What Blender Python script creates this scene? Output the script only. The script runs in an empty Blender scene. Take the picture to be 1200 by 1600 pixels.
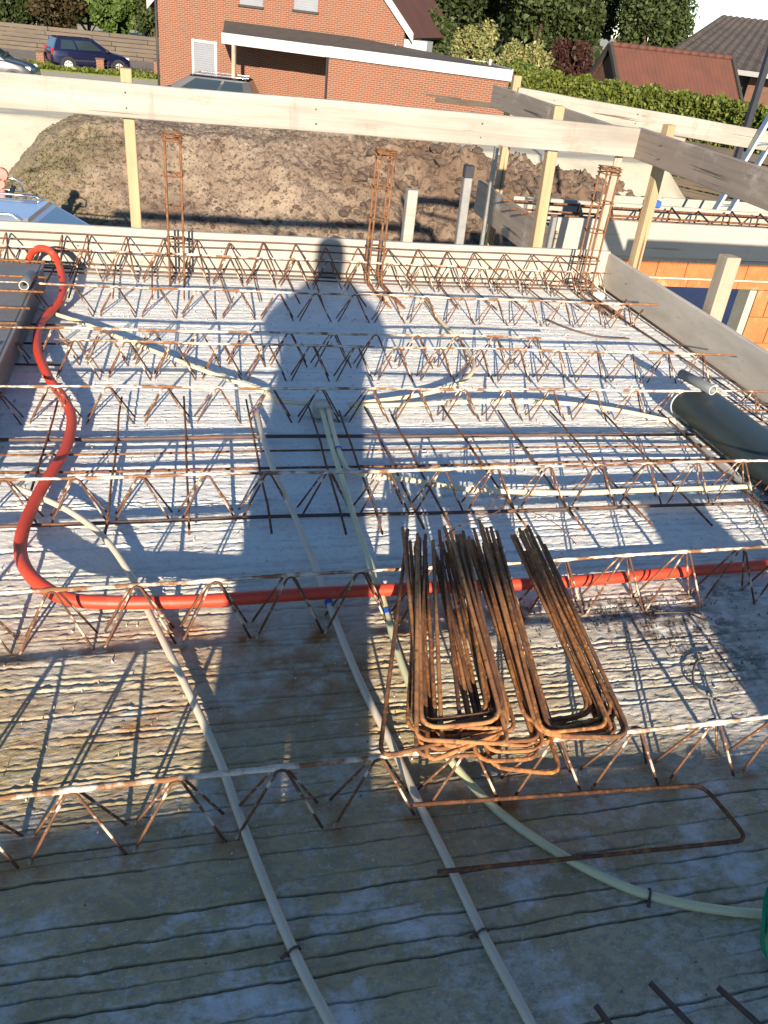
import bpy, math, random
import numpy as np
from mathutils import Vector, Matrix

R = math.radians
rng = random.Random(7)
ORD = ['first', 'second', 'third', 'fourth', 'fifth', 'sixth', 'seventh', 'eighth', 'ninth', 'tenth', 'eleventh', 'twelfth', 'thirteenth', 'fourteenth', 'fifteenth', 'sixteenth', 'seventeenth', 'eighteenth']
nrg = np.random.default_rng(11)
scene = bpy.context.scene
COL = scene.collection

# ---------------------------------------------------------------- camera, world, sun, exposure
W_, H_, F_ = 1200.0, 1600.0, 1255.0
pitch, roll, yaw = R(32.09), R(6.817), R(16.204)
fwd0 = Vector((math.sin(yaw), math.cos(yaw), 0)); right0 = Vector((math.cos(yaw), -math.sin(yaw), 0)); up0 = Vector((0, 0, 1))
fwd = fwd0 * math.cos(pitch) - up0 * math.sin(pitch)
up = up0 * math.cos(pitch) + fwd0 * math.sin(pitch)
cr = right0 * math.cos(roll) + up * math.sin(roll)
cu = up * math.cos(roll) - right0 * math.sin(roll)
cam = bpy.data.cameras.new('camera')
camo = bpy.data.objects.new('camera', cam)
COL.objects.link(camo)
M = Matrix((cr, cu, -fwd)).transposed().to_4x4()
M.translation = Vector((0, 0, 1.5))
camo.matrix_world = M
cam.sensor_fit = 'VERTICAL'
cam.sensor_height = 24.0
cam.lens = 24.0 * F_ / H_
cam.clip_start = 0.05
cam.clip_end = 1500
scene.camera = camo

SUN_EL, SUN_AZ = R(15.7), R(10.7)           # elevation; direction of travel, from +Y towards +X
sd = Vector((math.sin(SUN_AZ) * math.cos(SUN_EL), math.cos(SUN_AZ) * math.cos(SUN_EL), -math.sin(SUN_EL)))
world = bpy.data.worlds.new('World'); scene.world = world
world.use_nodes = True
wn = world.node_tree
bg = wn.nodes['Background']
sky = wn.nodes.new('ShaderNodeTexSky')
sky.sky_type = 'NISHITA'
sky.sun_disc = False
sky.sun_elevation = SUN_EL
sky.sun_rotation = R(180) + SUN_AZ
sky.air_density = 1.0
sky.dust_density = 0.0
sky.ozone_density = 3.0
sky.altitude = 1500
wn.links.new(sky.outputs[0], bg.inputs[0])
bg.inputs[1].default_value = 0.088
sun = bpy.data.lights.new('sun', 'SUN')
sun.energy = 5.0
sun.angle = R(0.53)
sun.color = (1.0, 0.85, 0.67)
suno = bpy.data.objects.new('sun', sun)
COL.objects.link(suno)
suno.rotation_euler = sd.to_track_quat('-Z', 'Y').to_euler()
scene.view_settings.view_transform = 'Standard'
scene.view_settings.look = 'None'
scene.view_settings.gamma = 1.0
scene.view_settings.use_curve_mapping = False
scene.view_settings.exposure = 1.28

# measured positions in metres (slab top is z = 0)
D = {
 'pipe_far_left': [(-0.697, 4.206, 0.05), (-0.649, 4.172, 0.04), (-0.47, 4.018, 0.04), (-0.251, 3.789, 0.04), (-0.046, 3.582, 0.04), (0.118, 3.393, 0.05), (0.301, 3.23, 0.05), (0.375, 3.142, 0.04), (0.453, 3.11, 0.04), (0.519, 3.097, 0.04)],
 'pipe_loop': [(1.419, 5.136, 0.03), (1.424, 4.864, 0.03), (1.415, 4.414, 0.03), (1.425, 4.076, 0.03), (1.436, 3.847, 0.03), (1.417, 3.628, 0.04), (1.375, 3.472, 0.05), (1.296, 3.348, 0.05), (1.178, 3.251, 0.05), (1.042, 3.196, 0.04), (0.856, 3.156, 0.03), (0.69, 3.117, 0.03)],
 'pipe_right': [(0.687, 3.098, 0.03), (0.955, 3.089, 0.04), (1.191, 3.093, 0.05), (1.437, 3.099, 0.05), (1.68, 3.079, 0.05), (1.918, 3.031, 0.04), (2.072, 2.949, 0.04), (2.174, 2.916, 0.03)],
 'pipe_twin_long': [(0.552, 2.999, 0.06), (0.542, 2.769, 0.06), (0.538, 2.554, 0.06), (0.536, 2.379, 0.06), (0.536, 2.149, 0.05), (0.537, 1.896, 0.05), (0.546, 1.757, 0.03), (0.541, 1.616, 0.02), (0.545, 1.446, 0.015), (0.565, 1.27, 0.015), (0.596, 1.156, 0.013), (0.66, 1.024, 0.013), (0.761, 0.904, 0.013), (0.856, 0.824, 0.013), (0.948, 0.776, 0.013), (1.034, 0.746, 0.013), (1.124, 0.722, 0.013)],
 'pipe_twin_short': [(0.576, 2.998, 0.06), (0.565, 2.768, 0.06), (0.561, 2.587, 0.06), (0.576, 2.508, 0.05), (0.64, 2.467, 0.05), (0.788, 2.428, 0.05), (0.964, 2.36, 0.05), (1.151, 2.328, 0.05), (1.397, 2.306, 0.05), (1.664, 2.311, 0.05), (1.941, 2.311, 0.05), (2.15, 2.315, 0.05)],
 'pipe_middle': [(0.29, 3.063, 0.03), (0.284, 2.755, 0.07), (0.297, 2.467, 0.08), (0.32, 2.31, 0.07), (0.345, 2.162, 0.05), (0.367, 1.963, 0.04), (0.383, 1.76, 0.04), (0.4, 1.588, 0.03), (0.423, 1.421, 0.02), (0.453, 1.258, 0.015), (0.477, 1.088, 0.013), (0.503, 0.922, 0.013), (0.524, 0.778, 0.013), (0.559, 0.598, 0.013)],
 'pipe_left': [(-0.556, 2.45, 0.05), (-0.448, 2.364, 0.05), (-0.352, 2.271, 0.05), (-0.257, 2.139, 0.05), (-0.181, 1.982, 0.04), (-0.125, 1.815, 0.035), (-0.066, 1.631, 0.035), (-0.007, 1.448, 0.03), (0.049, 1.265, 0.02), (0.082, 1.118, 0.015), (0.121, 0.956, 0.013), (0.167, 0.788, 0.013), (0.211, 0.664, 0.013)],
 'red': [(-0.844, 4.959, 0.06), (-0.81, 4.917, 0.12), (-0.754, 4.833, 0.17), (-0.696, 4.79, 0.17), (-0.655, 4.739, 0.13), (-0.611, 4.527, 0.09), (-0.596, 4.273, 0.07), (-0.634, 4.087, 0.06), (-0.653, 3.908, 0.06), (-0.628, 3.626, 0.06), (-0.544, 3.311, 0.06), (-0.46, 3.093, 0.06), (-0.418, 2.922, 0.06), (-0.414, 2.716, 0.06), (-0.44, 2.542, 0.06), (-0.468, 2.381, 0.06), (-0.485, 2.195, 0.06), (-0.477, 2.061, 0.06), (-0.437, 1.936, 0.075), (-0.375, 1.846, 0.08), (-0.311, 1.799, 0.08), (-0.223, 1.78, 0.08), (-0.108, 1.769, 0.08), (0.053, 1.774, 0.07), (0.267, 1.79, 0.06), (0.454, 1.797, 0.055), (0.59, 1.8, 0.05), (0.751, 1.804, 0.045), (0.956, 1.798, 0.045), (1.169, 1.796, 0.045), (1.398, 1.806, 0.045), (1.619, 1.821, 0.04), (1.8, 1.834, 0.033), (1.984, 1.844, 0.033)],
 'hairpin_x': [-0.948, -0.638, -0.506, -0.306, -0.098, 0.089, 0.291, 0.501, 0.696, 0.882, 1.085, 1.291, 1.488, 1.685, 1.868, 2.068, 2.27, 2.445],
}

# ---------------------------------------------------------------- materials
def nodes_of(name):
    m = bpy.data.materials.new(name); m.use_nodes = True
    nt = m.node_tree
    return m, nt, nt.nodes['Principled BSDF']

def mixc(nt, fac, a, b):
    n = nt.nodes.new('ShaderNodeMix'); n.data_type = 'RGBA'
    if isinstance(fac, (int, float)): n.inputs[0].default_value = fac
    else: nt.links.new(fac, n.inputs[0])
    for i, v in ((6, a), (7, b)):
        if isinstance(v, tuple): n.inputs[i].default_value = (*v[:3], 1)
        else: nt.links.new(v, n.inputs[i])
    return n.outputs[2]

def noise(nt, scale, detail=4, stretch=(1, 1, 1), coord='Object', rough=0.6, dist=0.0, off=(0, 0, 0)):
    tc = nt.nodes.new('ShaderNodeTexCoord')
    mp = nt.nodes.new('ShaderNodeMapping')
    mp.inputs['Scale'].default_value = stretch
    mp.inputs['Location'].default_value = off
    nt.links.new(tc.outputs[coord], mp.inputs[0])
    n = nt.nodes.new('ShaderNodeTexNoise')
    n.inputs['Scale'].default_value = scale
    n.inputs['Detail'].default_value = detail
    n.inputs['Roughness'].default_value = rough
    n.inputs['Distortion'].default_value = dist
    nt.links.new(mp.outputs[0], n.inputs['Vector'])
    return n.outputs['Fac']

def ramp(nt, fac, lo, hi):
    n = nt.nodes.new('ShaderNodeMapRange')
    n.inputs[1].default_value = lo; n.inputs[2].default_value = hi
    nt.links.new(fac, n.inputs[0])
    return n.outputs[0]

def bump(nt, bsdf, h, strength=0.3, dist=0.01, chain=None):
    b = nt.nodes.new('ShaderNodeBump')
    b.inputs['Strength'].default_value = strength
    b.inputs['Distance'].default_value = dist
    nt.links.new(h, b.inputs['Height'])
    if chain is not None: nt.links.new(chain, b.inputs['Normal'])
    nt.links.new(b.outputs[0], bsdf.inputs['Normal'])
    return b.outputs[0]

def mat(name, c1, c2=None, c3=None, scale=8, stretch=(1, 1, 1), rough=0.75, metal=0.0, bs=0.25, bd=0.004,
        scale3=None, lo=0.35, hi=0.65, lo3=0.5, hi3=0.7, spec=None, coat=0.0, coord='Object'):
    m, nt, p = nodes_of(name)
    f = noise(nt, scale, 6, stretch, coord)
    col = mixc(nt, ramp(nt, f, lo, hi), c1, c2 or tuple(x * 0.75 for x in c1))
    if c3:
        g = noise(nt, scale3 or scale * 3.1, 5, stretch, coord, off=(3.1, 7.7, 1.3))
        col = mixc(nt, ramp(nt, g, lo3, hi3), col, c3)
    nt.links.new(col, p.inputs['Base Color'])
    p.inputs['Roughness'].default_value = rough
    p.inputs['Metallic'].default_value = metal
    if spec is not None: p.inputs['Specular IOR Level'].default_value = spec
    p.inputs['Coat Weight'].default_value = coat
    if bs:
        h = noise(nt, scale * 4, 5, stretch, coord)
        bump(nt, p, h, bs, bd)
    return m

def wood(name, c1, c2, knot, stain, along=(1, 1, 1), ax=0, rough=.75, bs=.3, st=.5):
    m, nt, p = nodes_of(name)
    def S(a, b2): 
        v = [b2, b2, b2]; v[ax] = a; return tuple(v)
    grain = noise(nt, 9.0, 6, S(.10, 3.2), rough=.65, dist=.4)
    col = mixc(nt, ramp(nt, grain, .36, .66), c1, c2)
    tone = noise(nt, 1.3, 4, S(.5, 1.5), off=(5, 2, 8))
    col = mixc(nt, ramp(nt, tone, .45, .75), col, tuple(x * .78 for x in c2))
    crack = noise(nt, 14.0, 4, S(.05, 3.0), rough=.5, off=(1, 8, 3))
    col = mixc(nt, ramp(nt, crack, .665, .69), col, tuple(x * .75 for x in knot))
    tc = nt.nodes.new('ShaderNodeTexCoord'); mp = nt.nodes.new('ShaderNodeMapping'); mp.inputs['Scale'].default_value = S(3.2, 7.0)
    nt.links.new(tc.outputs['Object'], mp.inputs[0])
    vo = nt.nodes.new('ShaderNodeTexVoronoi'); vo.inputs['Scale'].default_value = 1.0; nt.links.new(mp.outputs[0], vo.inputs['Vector'])
    k = nt.nodes.new('ShaderNodeMapRange'); k.inputs[1].default_value = .10; k.inputs[2].default_value = .055
    nt.links.new(vo.outputs['Distance'], k.inputs[0])
    col = mixc(nt, k.outputs[0], col, knot)
    dirt = noise(nt, 3.4, 7, S(.8, 1.4), rough=.72, off=(7, 3, 1))
    col = mixc(nt, ramp(nt, dirt, .56, .60 + st * .25), col, stain)
    run = noise(nt, 2.4, 5, S(3.5, .35), rough=.7, off=(2, 6, 4))
    col = mixc(nt, ramp(nt, run, .60, .78), col, tuple(x * .8 for x in stain))
    nt.links.new(col, p.inputs['Base Color'])
    p.inputs['Roughness'].default_value = rough
    bump(nt, p, grain, bs, .004)
    return m

MT = {}
MT['rust'] = mat('rust_steel', (0.15, 0.055, 0.02), (0.055, 0.026, 0.017), (0.30, 0.125, 0.035), scale=24, rough=0.85, scale3=60, bs=0.4, bd=0.002)
MT['rust_bright'] = mat('orange_rust_steel', (0.31, 0.118, 0.032), (0.11, 0.046, 0.02), (0.46, 0.21, 0.055), scale=30, rough=0.85, scale3=75, bs=0.5, bd=0.002, lo3=0.5, hi3=0.68)
MT['rust_brown'] = mat('brown_rust_steel', (0.20, 0.085, 0.032), (0.09, 0.042, 0.022), (0.32, 0.15, 0.05), scale=18, rough=0.85, scale3=50, bs=0.5, bd=0.002, lo3=.55, hi3=.7)
MT['rust_tan'] = mat('tan_rust_steel', (0.42, 0.19, 0.065), (0.22, 0.09, 0.032), (0.13, 0.06, 0.03), scale=22, rough=0.85, scale3=70, bs=0.5, bd=0.002, lo3=.55, hi3=.65)
MT['dark_steel'] = mat('dark_rebar_steel', (0.05, 0.04, 0.04), (0.09, 0.05, 0.035), (0.16, 0.07, 0.03), scale=15, rough=0.7, scale3=11, bs=0.2, bd=0.002)
MT['strut'] = mat('smeared_strut_steel', (0.17, 0.07, 0.028), (0.07, 0.034, 0.02), (0.55, 0.47, 0.36), scale=20, rough=0.85, scale3=22, lo3=0.52, hi3=0.62, bs=0.3, bd=0.002)
MT['crust'] = mat('cement_crust', (0.62, 0.55, 0.46), (0.46, 0.39, 0.31), (0.20, 0.095, 0.042), scale=30, rough=0.95, scale3=11, lo3=0.47, hi3=0.56, bs=0.5, bd=0.004)
MT['crust2'] = MT['crust']
MT['board_cement'] = mat('cement_stained_board', (0.46, 0.42, 0.36), (0.37, 0.335, 0.28), (0.30, 0.26, 0.21), scale=4, stretch=(0.8, 2, 3), rough=0.85, scale3=18, lo3=0.6, hi3=0.75, bs=0.25, bd=0.003)
MT['alu'] = mat('dull_zinc', (0.27, 0.27, 0.26), (0.22, 0.22, 0.215), scale=20, rough=0.5, metal=0.5, bs=0.1)
MT['galv'] = mat('galvanised_steel', (0.40, 0.46, 0.50), (0.33, 0.38, 0.42), scale=14, rough=0.45, metal=0.7, bs=0.1)
MT['black'] = mat('black_plastic', (0.02, 0.022, 0.03), scale=10, rough=0.5, bs=0.1)
MT['pipe_cream'] = mat('cream_pvc', (0.68, 0.585, 0.375), (0.60, 0.51, 0.32), scale=6, rough=0.42, bs=0.05)
MT['pipe_green'] = mat('greenish_cream_pvc', (0.55, 0.54, 0.33), (0.49, 0.48, 0.28), scale=6, rough=0.45, bs=0.05)
MT['pipe_grey'] = mat('greyed_cream_pvc', (0.56, 0.49, 0.37), (0.50, 0.43, 0.32), scale=6, rough=0.5, bs=0.05)
MT['pvc_grey'] = mat('grey_pvc', (0.12, 0.13, 0.135), (0.10, 0.11, 0.115), scale=8, rough=0.45, bs=0.05)
MT['lip'] = mat('pale_plastic_edge', (0.45, 0.45, 0.42), scale=8, rough=0.5, bs=0.05)
MT['red'] = mat('red_conduit', (0.55, 0.050, 0.018), (0.47, 0.040, 0.015), (0.42, 0.12, 0.075), scale=5, rough=0.5, scale3=16, lo3=.58, hi3=.75, bs=0.12, bd=.002)
MT['blue'] = mat('blue_plastic', (0.03, 0.12, 0.50), scale=8, rough=0.45, bs=0.05)
MT['duct'] = mat('dark_duct_sheet', (0.040, 0.052, 0.046), (0.032, 0.042, 0.038), (0.09, 0.10, 0.095), scale=5, rough=0.40, metal=0.35, scale3=40, lo3=0.66, hi3=0.78, bs=0.06)
MT['duct2'] = mat('grey_duct_sheet', (0.17, 0.17, 0.16), (0.13, 0.13, 0.125), (0.26, 0.25, 0.24), scale=5, rough=0.5, metal=0.15, scale3=25, lo3=0.66, hi3=0.78, bs=0.06)
MT['bitumen'] = mat('bitumen_roof', (0.07, 0.062, 0.055), (0.05, 0.045, 0.04), scale=2, rough=0.9, bs=0.2)
MT['fascia'] = mat('white_painted_trim', (0.42, 0.415, 0.40), (0.38, 0.375, 0.365), scale=3, rough=0.5, bs=0.03)
MT['shutter'] = mat('white_shutter', (0.21, 0.225, 0.25), (0.19, 0.205, 0.23), scale=3, rough=0.5, bs=0.03)
MT['dark_trim_and_shade'] = mat('dark_trim_and_shade', (0.035, 0.033, 0.03), scale=6, rough=0.7, bs=0.1)
MT['block'] = mat('orange_clay_block', (0.40, 0.155, 0.052), (0.32, 0.11, 0.035), (0.46, 0.27, 0.15), scale=6, rough=0.85, scale3=9, lo3=0.58, hi3=0.75, bs=0.25, bd=0.003)
MT['mortar'] = mat('pale_mortar', (0.55, 0.50, 0.42), (0.45, 0.40, 0.33), scale=25, rough=0.95, bs=0.4)
MT['tarp'] = mat('dark_blue_film', (0.008, 0.018, 0.060), (0.006, 0.014, 0.045), scale=2.5, rough=0.32, bs=0.3, bd=0.02)
MT['net'] = mat('green_net', (0.012, 0.26, 0.13), (0.009, 0.2, 0.1), scale=12, rough=0.6, bs=0.3)
MT['twig'] = mat('dry_twig', (0.16, 0.13, 0.09), (0.08, 0.065, 0.05), scale=30, rough=0.9, bs=0.3)
MT['clod'] = mat('dark_soil', (0.06, 0.04, 0.028), (0.10, 0.07, 0.05), scale=6, rough=0.95, bs=0.5)
MT['road'] = mat('street_paving', (0.19, 0.165, 0.14), (0.15, 0.13, 0.11), (0.24, 0.21, 0.18), scale=1.2, rough=0.9, scale3=9, bs=0.2)
MT['grass'] = mat('lawn_grass', (0.10, 0.13, 0.03), (0.06, 0.085, 0.02), (0.17, 0.16, 0.06), scale=5, rough=0.9, scale3=30, bs=0.5)
MT['redroof'] = mat('red_brown_tiles', (0.10, 0.034, 0.021), (0.075, 0.028, 0.018), (0.15, 0.07, 0.042), scale=1.4, rough=0.85, scale3=22, lo3=0.62, hi3=0.75, bs=0.2)
MT['brownwall'] = mat('brown_gable', (0.13, 0.065, 0.04), (0.10, 0.05, 0.03), scale=3, rough=0.85, bs=0.15)
MT['barnroof'] = mat('dark_corrugated_roof', (0.078, 0.060, 0.047), (0.045, 0.036, 0.030), (0.15, 0.115, 0.085), scale=0.7, stretch=(4, 0.35, 1), rough=0.9, scale3=3, lo3=0.5, hi3=0.75, bs=0.2)
MT['roof_tile_black'] = mat('black_roof_tiles', (0.035, 0.036, 0.038), (0.025, 0.025, 0.027), scale=6, rough=0.6, bs=0.2)
MT['bark'] = mat('bark', (0.10, 0.065, 0.04), (0.06, 0.04, 0.025), scale=4, stretch=(3, 3, 0.6), rough=0.95, bs=0.5)
MT['tyre'] = mat('tyre_rubber', (0.015, 0.015, 0.016), scale=10, rough=0.8, bs=0.1)
MT['rim'] = mat('pale_wheel_cover', (0.62, 0.62, 0.62), scale=10, rough=0.4, metal=0.3, bs=0.0)
MT['chrome'] = mat('bright_metal', (0.75, 0.76, 0.78), scale=10, rough=0.22, metal=0.9, bs=0.0)
MT['lamp'] = mat('clear_headlamp', (0.65, 0.68, 0.7), scale=10, rough=0.15, bs=0.0)
MT['taillamp'] = mat('red_lamp', (0.5, 0.02, 0.015), scale=10, rough=0.2, bs=0.0)
MT['pink'] = mat('faded_pink_plastic', (0.62, 0.20, 0.16), (0.5, 0.13, 0.1), scale=10, rough=0.5, bs=0.05)
MT['cloth'] = mat('work_jacket', (0.05, 0.06, 0.09), scale=12, rough=0.9, bs=0.2)
MT['styro'] = mat('white_foam', (0.78, 0.77, 0.74), scale=40, rough=0.9, bs=0.3)
MT['dark_room'] = mat('dark_interior', (0.02, 0.022, 0.026), scale=3, rough=0.9, bs=0.05)
MT['panel'] = mat('grey_sheet_panel', (0.33, 0.34, 0.29), (0.26, 0.27, 0.23), scale=4, rough=0.7, bs=0.1)

MT['board_pale'] = wood('pale_shutter_wood', (0.335, 0.317, 0.28), (0.235, 0.215, 0.18), (0.13, 0.085, 0.05), (0.21, 0.185, 0.145), st=.3)
MT['board_grey'] = wood('grey_weathered_wood', (0.33, 0.265, 0.205), (0.23, 0.185, 0.145), (0.11, 0.085, 0.065), (0.42, 0.37, 0.31), st=.3)
MT['board_white'] = wood('white_coated_board', (0.345, 0.325, 0.285), (0.315, 0.295, 0.255), (0.25, 0.23, 0.17), (0.33, 0.30, 0.245), rough=.6, bs=.12, st=.7)
MT['pine'] = wood('fresh_pine', (0.37, 0.28, 0.165), (0.30, 0.215, 0.115), (0.18, 0.085, 0.035), (0.34, 0.25, 0.15), ax=2, bs=.15, st=.8)
MT['old_post'] = wood('weathered_post', (0.38, 0.32, 0.24), (0.28, 0.235, 0.175), (0.12, 0.09, 0.06), (0.22, 0.19, 0.15), ax=2, st=.4)
MT['fence'] = wood('weathered_fence_boards', (0.115, 0.088, 0.062), (0.08, 0.062, 0.045), (0.05, 0.04, 0.03), (0.09, 0.075, 0.055), bs=.3, st=.3)

def glass_mat(name, c, rough=0.05):
    m, nt, p = nodes_of(name)
    p.inputs['Base Color'].default_value = (*c, 1)
    p.inputs['Roughness'].default_value = rough
    p.inputs['Specular IOR Level'].default_value = 0.8
    return m
MT['glass'] = glass_mat('dark_car_glass', (0.02, 0.03, 0.035))
MT['glass_pale'] = glass_mat('painted_sky_glass', (0.10, 0.17, 0.24), 0.03)  # pale blue base colour stands in for reflected sky
def paint(name, c):
    m, nt, p = nodes_of(name)
    p.inputs['Base Color'].default_value = (*c, 1)
    p.inputs['Metallic'].default_value = 0.35
    p.inputs['Roughness'].default_value = 0.32
    p.inputs['Coat Weight'].default_value = 0.8
    p.inputs['Coat Roughness'].default_value = 0.06
    return m
MT['paint_blue'] = paint('dark_blue_paint', (0.006, 0.009, 0.040))
MT['paint_grey'] = paint('grey_paint', (0.05, 0.05, 0.055))
MT['paint_black'] = paint('black_paint', (0.006, 0.007, 0.010))
MT['paint_silver'] = paint('silver_blue_paint', (0.30, 0.34, 0.40))

def brick_mat():
    m, nt, p = nodes_of('orange_red_brick')
    tc = nt.nodes.new('ShaderNodeTexCoord')
    br = nt.nodes.new('ShaderNodeTexBrick')
    br.inputs['Scale'].default_value = 1.0
    br.inputs['Brick Width'].default_value = 0.215
    br.inputs['Row Height'].default_value = 0.066
    br.inputs['Mortar Size'].default_value = 0.010
    br.inputs['Mortar Smooth'].default_value = 0.2
    br.inputs['Bias'].default_value = 0.0
    br.inputs['Color1'].default_value = (0.185, 0.052, 0.019, 1)
    br.inputs['Color2'].default_value = (0.115, 0.040, 0.022, 1)
    br.inputs['Mortar'].default_value = (0.44, 0.33, 0.24, 1)
    sx = nt.nodes.new('ShaderNodeSeparateXYZ'); cx = nt.nodes.new('ShaderNodeCombineXYZ')
    nt.links.new(tc.outputs['Object'], sx.inputs[0])
    ad = nt.nodes.new('ShaderNodeMath'); ad.operation = 'ADD'
    nt.links.new(sx.outputs[0], ad.inputs[0]); nt.links.new(sx.outputs[1], ad.inputs[1])
    nt.links.new(ad.outputs[0], cx.inputs[0]); nt.links.new(sx.outputs[2], cx.inputs[1])
    nt.links.new(cx.outputs[0], br.inputs['Vector'])
    # single over-burnt bricks and broad tone drift
    f = noise(nt, 0.5, 3)
    c = mixc(nt, ramp(nt, f, 0.3, 0.75), br.outputs['Color'], (0.185, 0.056, 0.022))
    g = noise(nt, 9.0, 2, (0.5, 0.5, 1.6))
    c = mixc(nt, ramp(nt, g, 0.62, 0.7), c, (0.13, 0.08, 0.06))
    c2 = mixc(nt, br.outputs['Fac'], c, (0.235, 0.165, 0.12))
    nt.links.new(c2, p.inputs['Base Color'])
    p.inputs['Roughness'].default_value = 0.85
    inv = nt.nodes.new('ShaderNodeMath'); inv.operation = 'SUBTRACT'; inv.inputs[0].default_value = 1.0
    nt.links.new(br.outputs['Fac'], inv.inputs[1])
    bump(nt, p, inv.outputs[0], 0.5, 0.01)
    return m
MT['brick'] = brick_mat()

def slab_mat():
    m, nt, p = nodes_of('raked_precast_concrete')
    def attr(n):
        at = nt.nodes.new('ShaderNodeAttribute'); at.attribute_name = n; return at.outputs['Fac']
    def mul(a, b2):
        q = nt.nodes.new('ShaderNodeMath'); q.operation = 'MULTIPLY'
        nt.links.new(a, q.inputs[0]); nt.links.new(b2, q.inputs[1]); return q.outputs[0]
    base = mixc(nt, ramp(nt, noise(nt, 3.0, 6), 0.3, 0.7), (0.79, 0.80, 0.755), (0.71, 0.715, 0.67))
    base = mixc(nt, ramp(nt, noise(nt, 55.0, 5), 0.5, 0.75), base, (0.60, 0.575, 0.52))
    base = mixc(nt, attr('dull'), base, (0.55, 0.545, 0.495))
    base = mixc(nt, mul(attr('damp'), ramp(nt, noise(nt, 2.2, 7, rough=.7), 0.15, 0.45)), base, (0.45, 0.35, 0.19))
    base = mixc(nt, mul(attr('damp'), ramp(nt, noise(nt, 9.0, 7, (1, 1.6, 1), rough=.75), 0.46, 0.66)), base, (0.31, 0.255, 0.13))
    base = mixc(nt, mul(attr('damp'), ramp(nt, noise(nt, 30.0, 6, rough=.7, off=(3, 1, 2)), 0.56, 0.64)), base, (0.44, 0.40, 0.31))
    base = mixc(nt, mul(attr('dull'), ramp(nt, noise(nt, 42.0, 6, (1, 1.5, 1), rough=.8, off=(6, 2, 7)), 0.49, 0.58)), base, (0.29, 0.27, 0.205))
    base = mixc(nt, mul(attr('dull'), ramp(nt, noise(nt, 5.0, 6, (1, 1.3, 1), rough=.75, off=(2, 9, 4)), 0.50, 0.64)), base, (0.64, 0.64, 0.62))
    base = mixc(nt, mul(attr('rust'), ramp(nt, noise(nt, 14.0, 6), 0.36, 0.60)), base, (0.32, 0.135, 0.035))
    base = mixc(nt, mul(attr('soil'), ramp(nt, noise(nt, 26.0, 6), 0.42, 0.56)), base, (0.07, 0.055, 0.04))
    # sand grains and pin holes
    base = mixc(nt, ramp(nt, noise(nt, 260.0, 3, rough=.7), 0.62, 0.74), base, (0.33, 0.30, 0.24))
    base = mixc(nt, ramp(nt, noise(nt, 170.0, 2, rough=.7, off=(9, 9, 9)), 0.66, 0.74), base, (0.74, 0.72, 0.66))
    nt.links.new(base, p.inputs['Base Color'])
    p.inputs['Roughness'].default_value = 0.92
    p.inputs['Specular IOR Level'].default_value = 0.25
    b1 = bump(nt, p, noise(nt, 75.0, 6, (1, 1.9, 1), rough=.75), 0.5, 0.007)
    bump(nt, p, noise(nt, 230.0, 4, (1, 1.3, 1), rough=.7), 0.7, 0.003, b1)
    return m
MT['slab'] = slab_mat()

def soil_mat():
    m, nt, p = nodes_of('dug_sandy_soil')
    f = noise(nt, 1.1, 7, rough=0.65)
    base = mixc(nt, ramp(nt, f, 0.38, 0.60), (0.275, 0.215, 0.155), (0.165, 0.118, 0.082))
    g = noise(nt, 5.5, 5, rough=0.7, off=(4, 2, 9))
    base = mixc(nt, ramp(nt, g, 0.55, 0.62), base, (0.075, 0.048, 0.032))
    g3 = noise(nt, 17, 5, rough=0.75, off=(1, 5, 2))
    base = mixc(nt, ramp(nt, g3, 0.54, 0.60), base, (0.06, 0.043, 0.03))
    at = nt.nodes.new('ShaderNodeAttribute'); at.attribute_name = 'dark'
    base = mixc(nt, at.outputs['Fac'], base, (0.11, 0.066, 0.04))
    at2 = nt.nodes.new('ShaderNodeAttribute'); at2.attribute_name = 'green'
    k = noise(nt, 6, 5)
    mm = nt.nodes.new('ShaderNodeMath'); mm.operation = 'MULTIPLY'
    nt.links.new(at2.outputs['Fac'], mm.inputs[0]); nt.links.new(ramp(nt, k, 0.35, 0.65), mm.inputs[1])
    base = mixc(nt, mm.outputs[0], base, (0.165, 0.145, 0.08))
    nt.links.new(base, p.inputs['Base Color'])
    p.inputs['Roughness'].default_value = 0.95
    h = noise(nt, 14, 8, rough=0.7)
    bump(nt, p, h, 0.8, 0.05)
    return m
MT['soil'] = soil_mat()
MT['sand'] = mat('pale_sand', (0.40, 0.375, 0.30), (0.35, 0.325, 0.25), (0.28, 0.25, 0.19), scale=0.8, rough=0.95, scale3=6, lo3=0.6, hi3=0.75, bs=0.35, bd=0.03)

def leaf_mat(name, a, b, c=None):
    m, nt, p = nodes_of(name)
    geo = nt.nodes.new('ShaderNodeNewGeometry')
    col = mixc(nt, geo.outputs['Random Per Island'], a, b)
    if c:
        f = noise(nt, 0.6, 3)
        col = mixc(nt, ramp(nt, f, 0.5, 0.65), col, c)
    nt.links.new(col, p.inputs['Base Color'])
    p.inputs['Roughness'].default_value = 0.6
    p.inputs['Specular IOR Level'].default_value = 0.3
    tr = nt.nodes.new('ShaderNodeBsdfTranslucent'); nt.links.new(col, tr.inputs[0])
    ms = nt.nodes.new('ShaderNodeMixShader'); ms.inputs[0].default_value = 0.25
    nt.links.new(p.outputs[0], ms.inputs[1]); nt.links.new(tr.outputs[0], ms.inputs[2])
    nt.links.new(ms.outputs[0], nt.nodes['Material Output'].inputs[0])
    return m
MT['leaf_dark'] = leaf_mat('dark_green_leaves', (0.020, 0.032, 0.010), (0.050, 0.068, 0.018))
MT['leaf_oak'] = leaf_mat('mid_green_leaves', (0.030, 0.048, 0.014), (0.072, 0.094, 0.028))
MT['leaf_bright'] = leaf_mat('bright_green_leaves', (0.045, 0.085, 0.015), (0.10, 0.15, 0.03))
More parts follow.
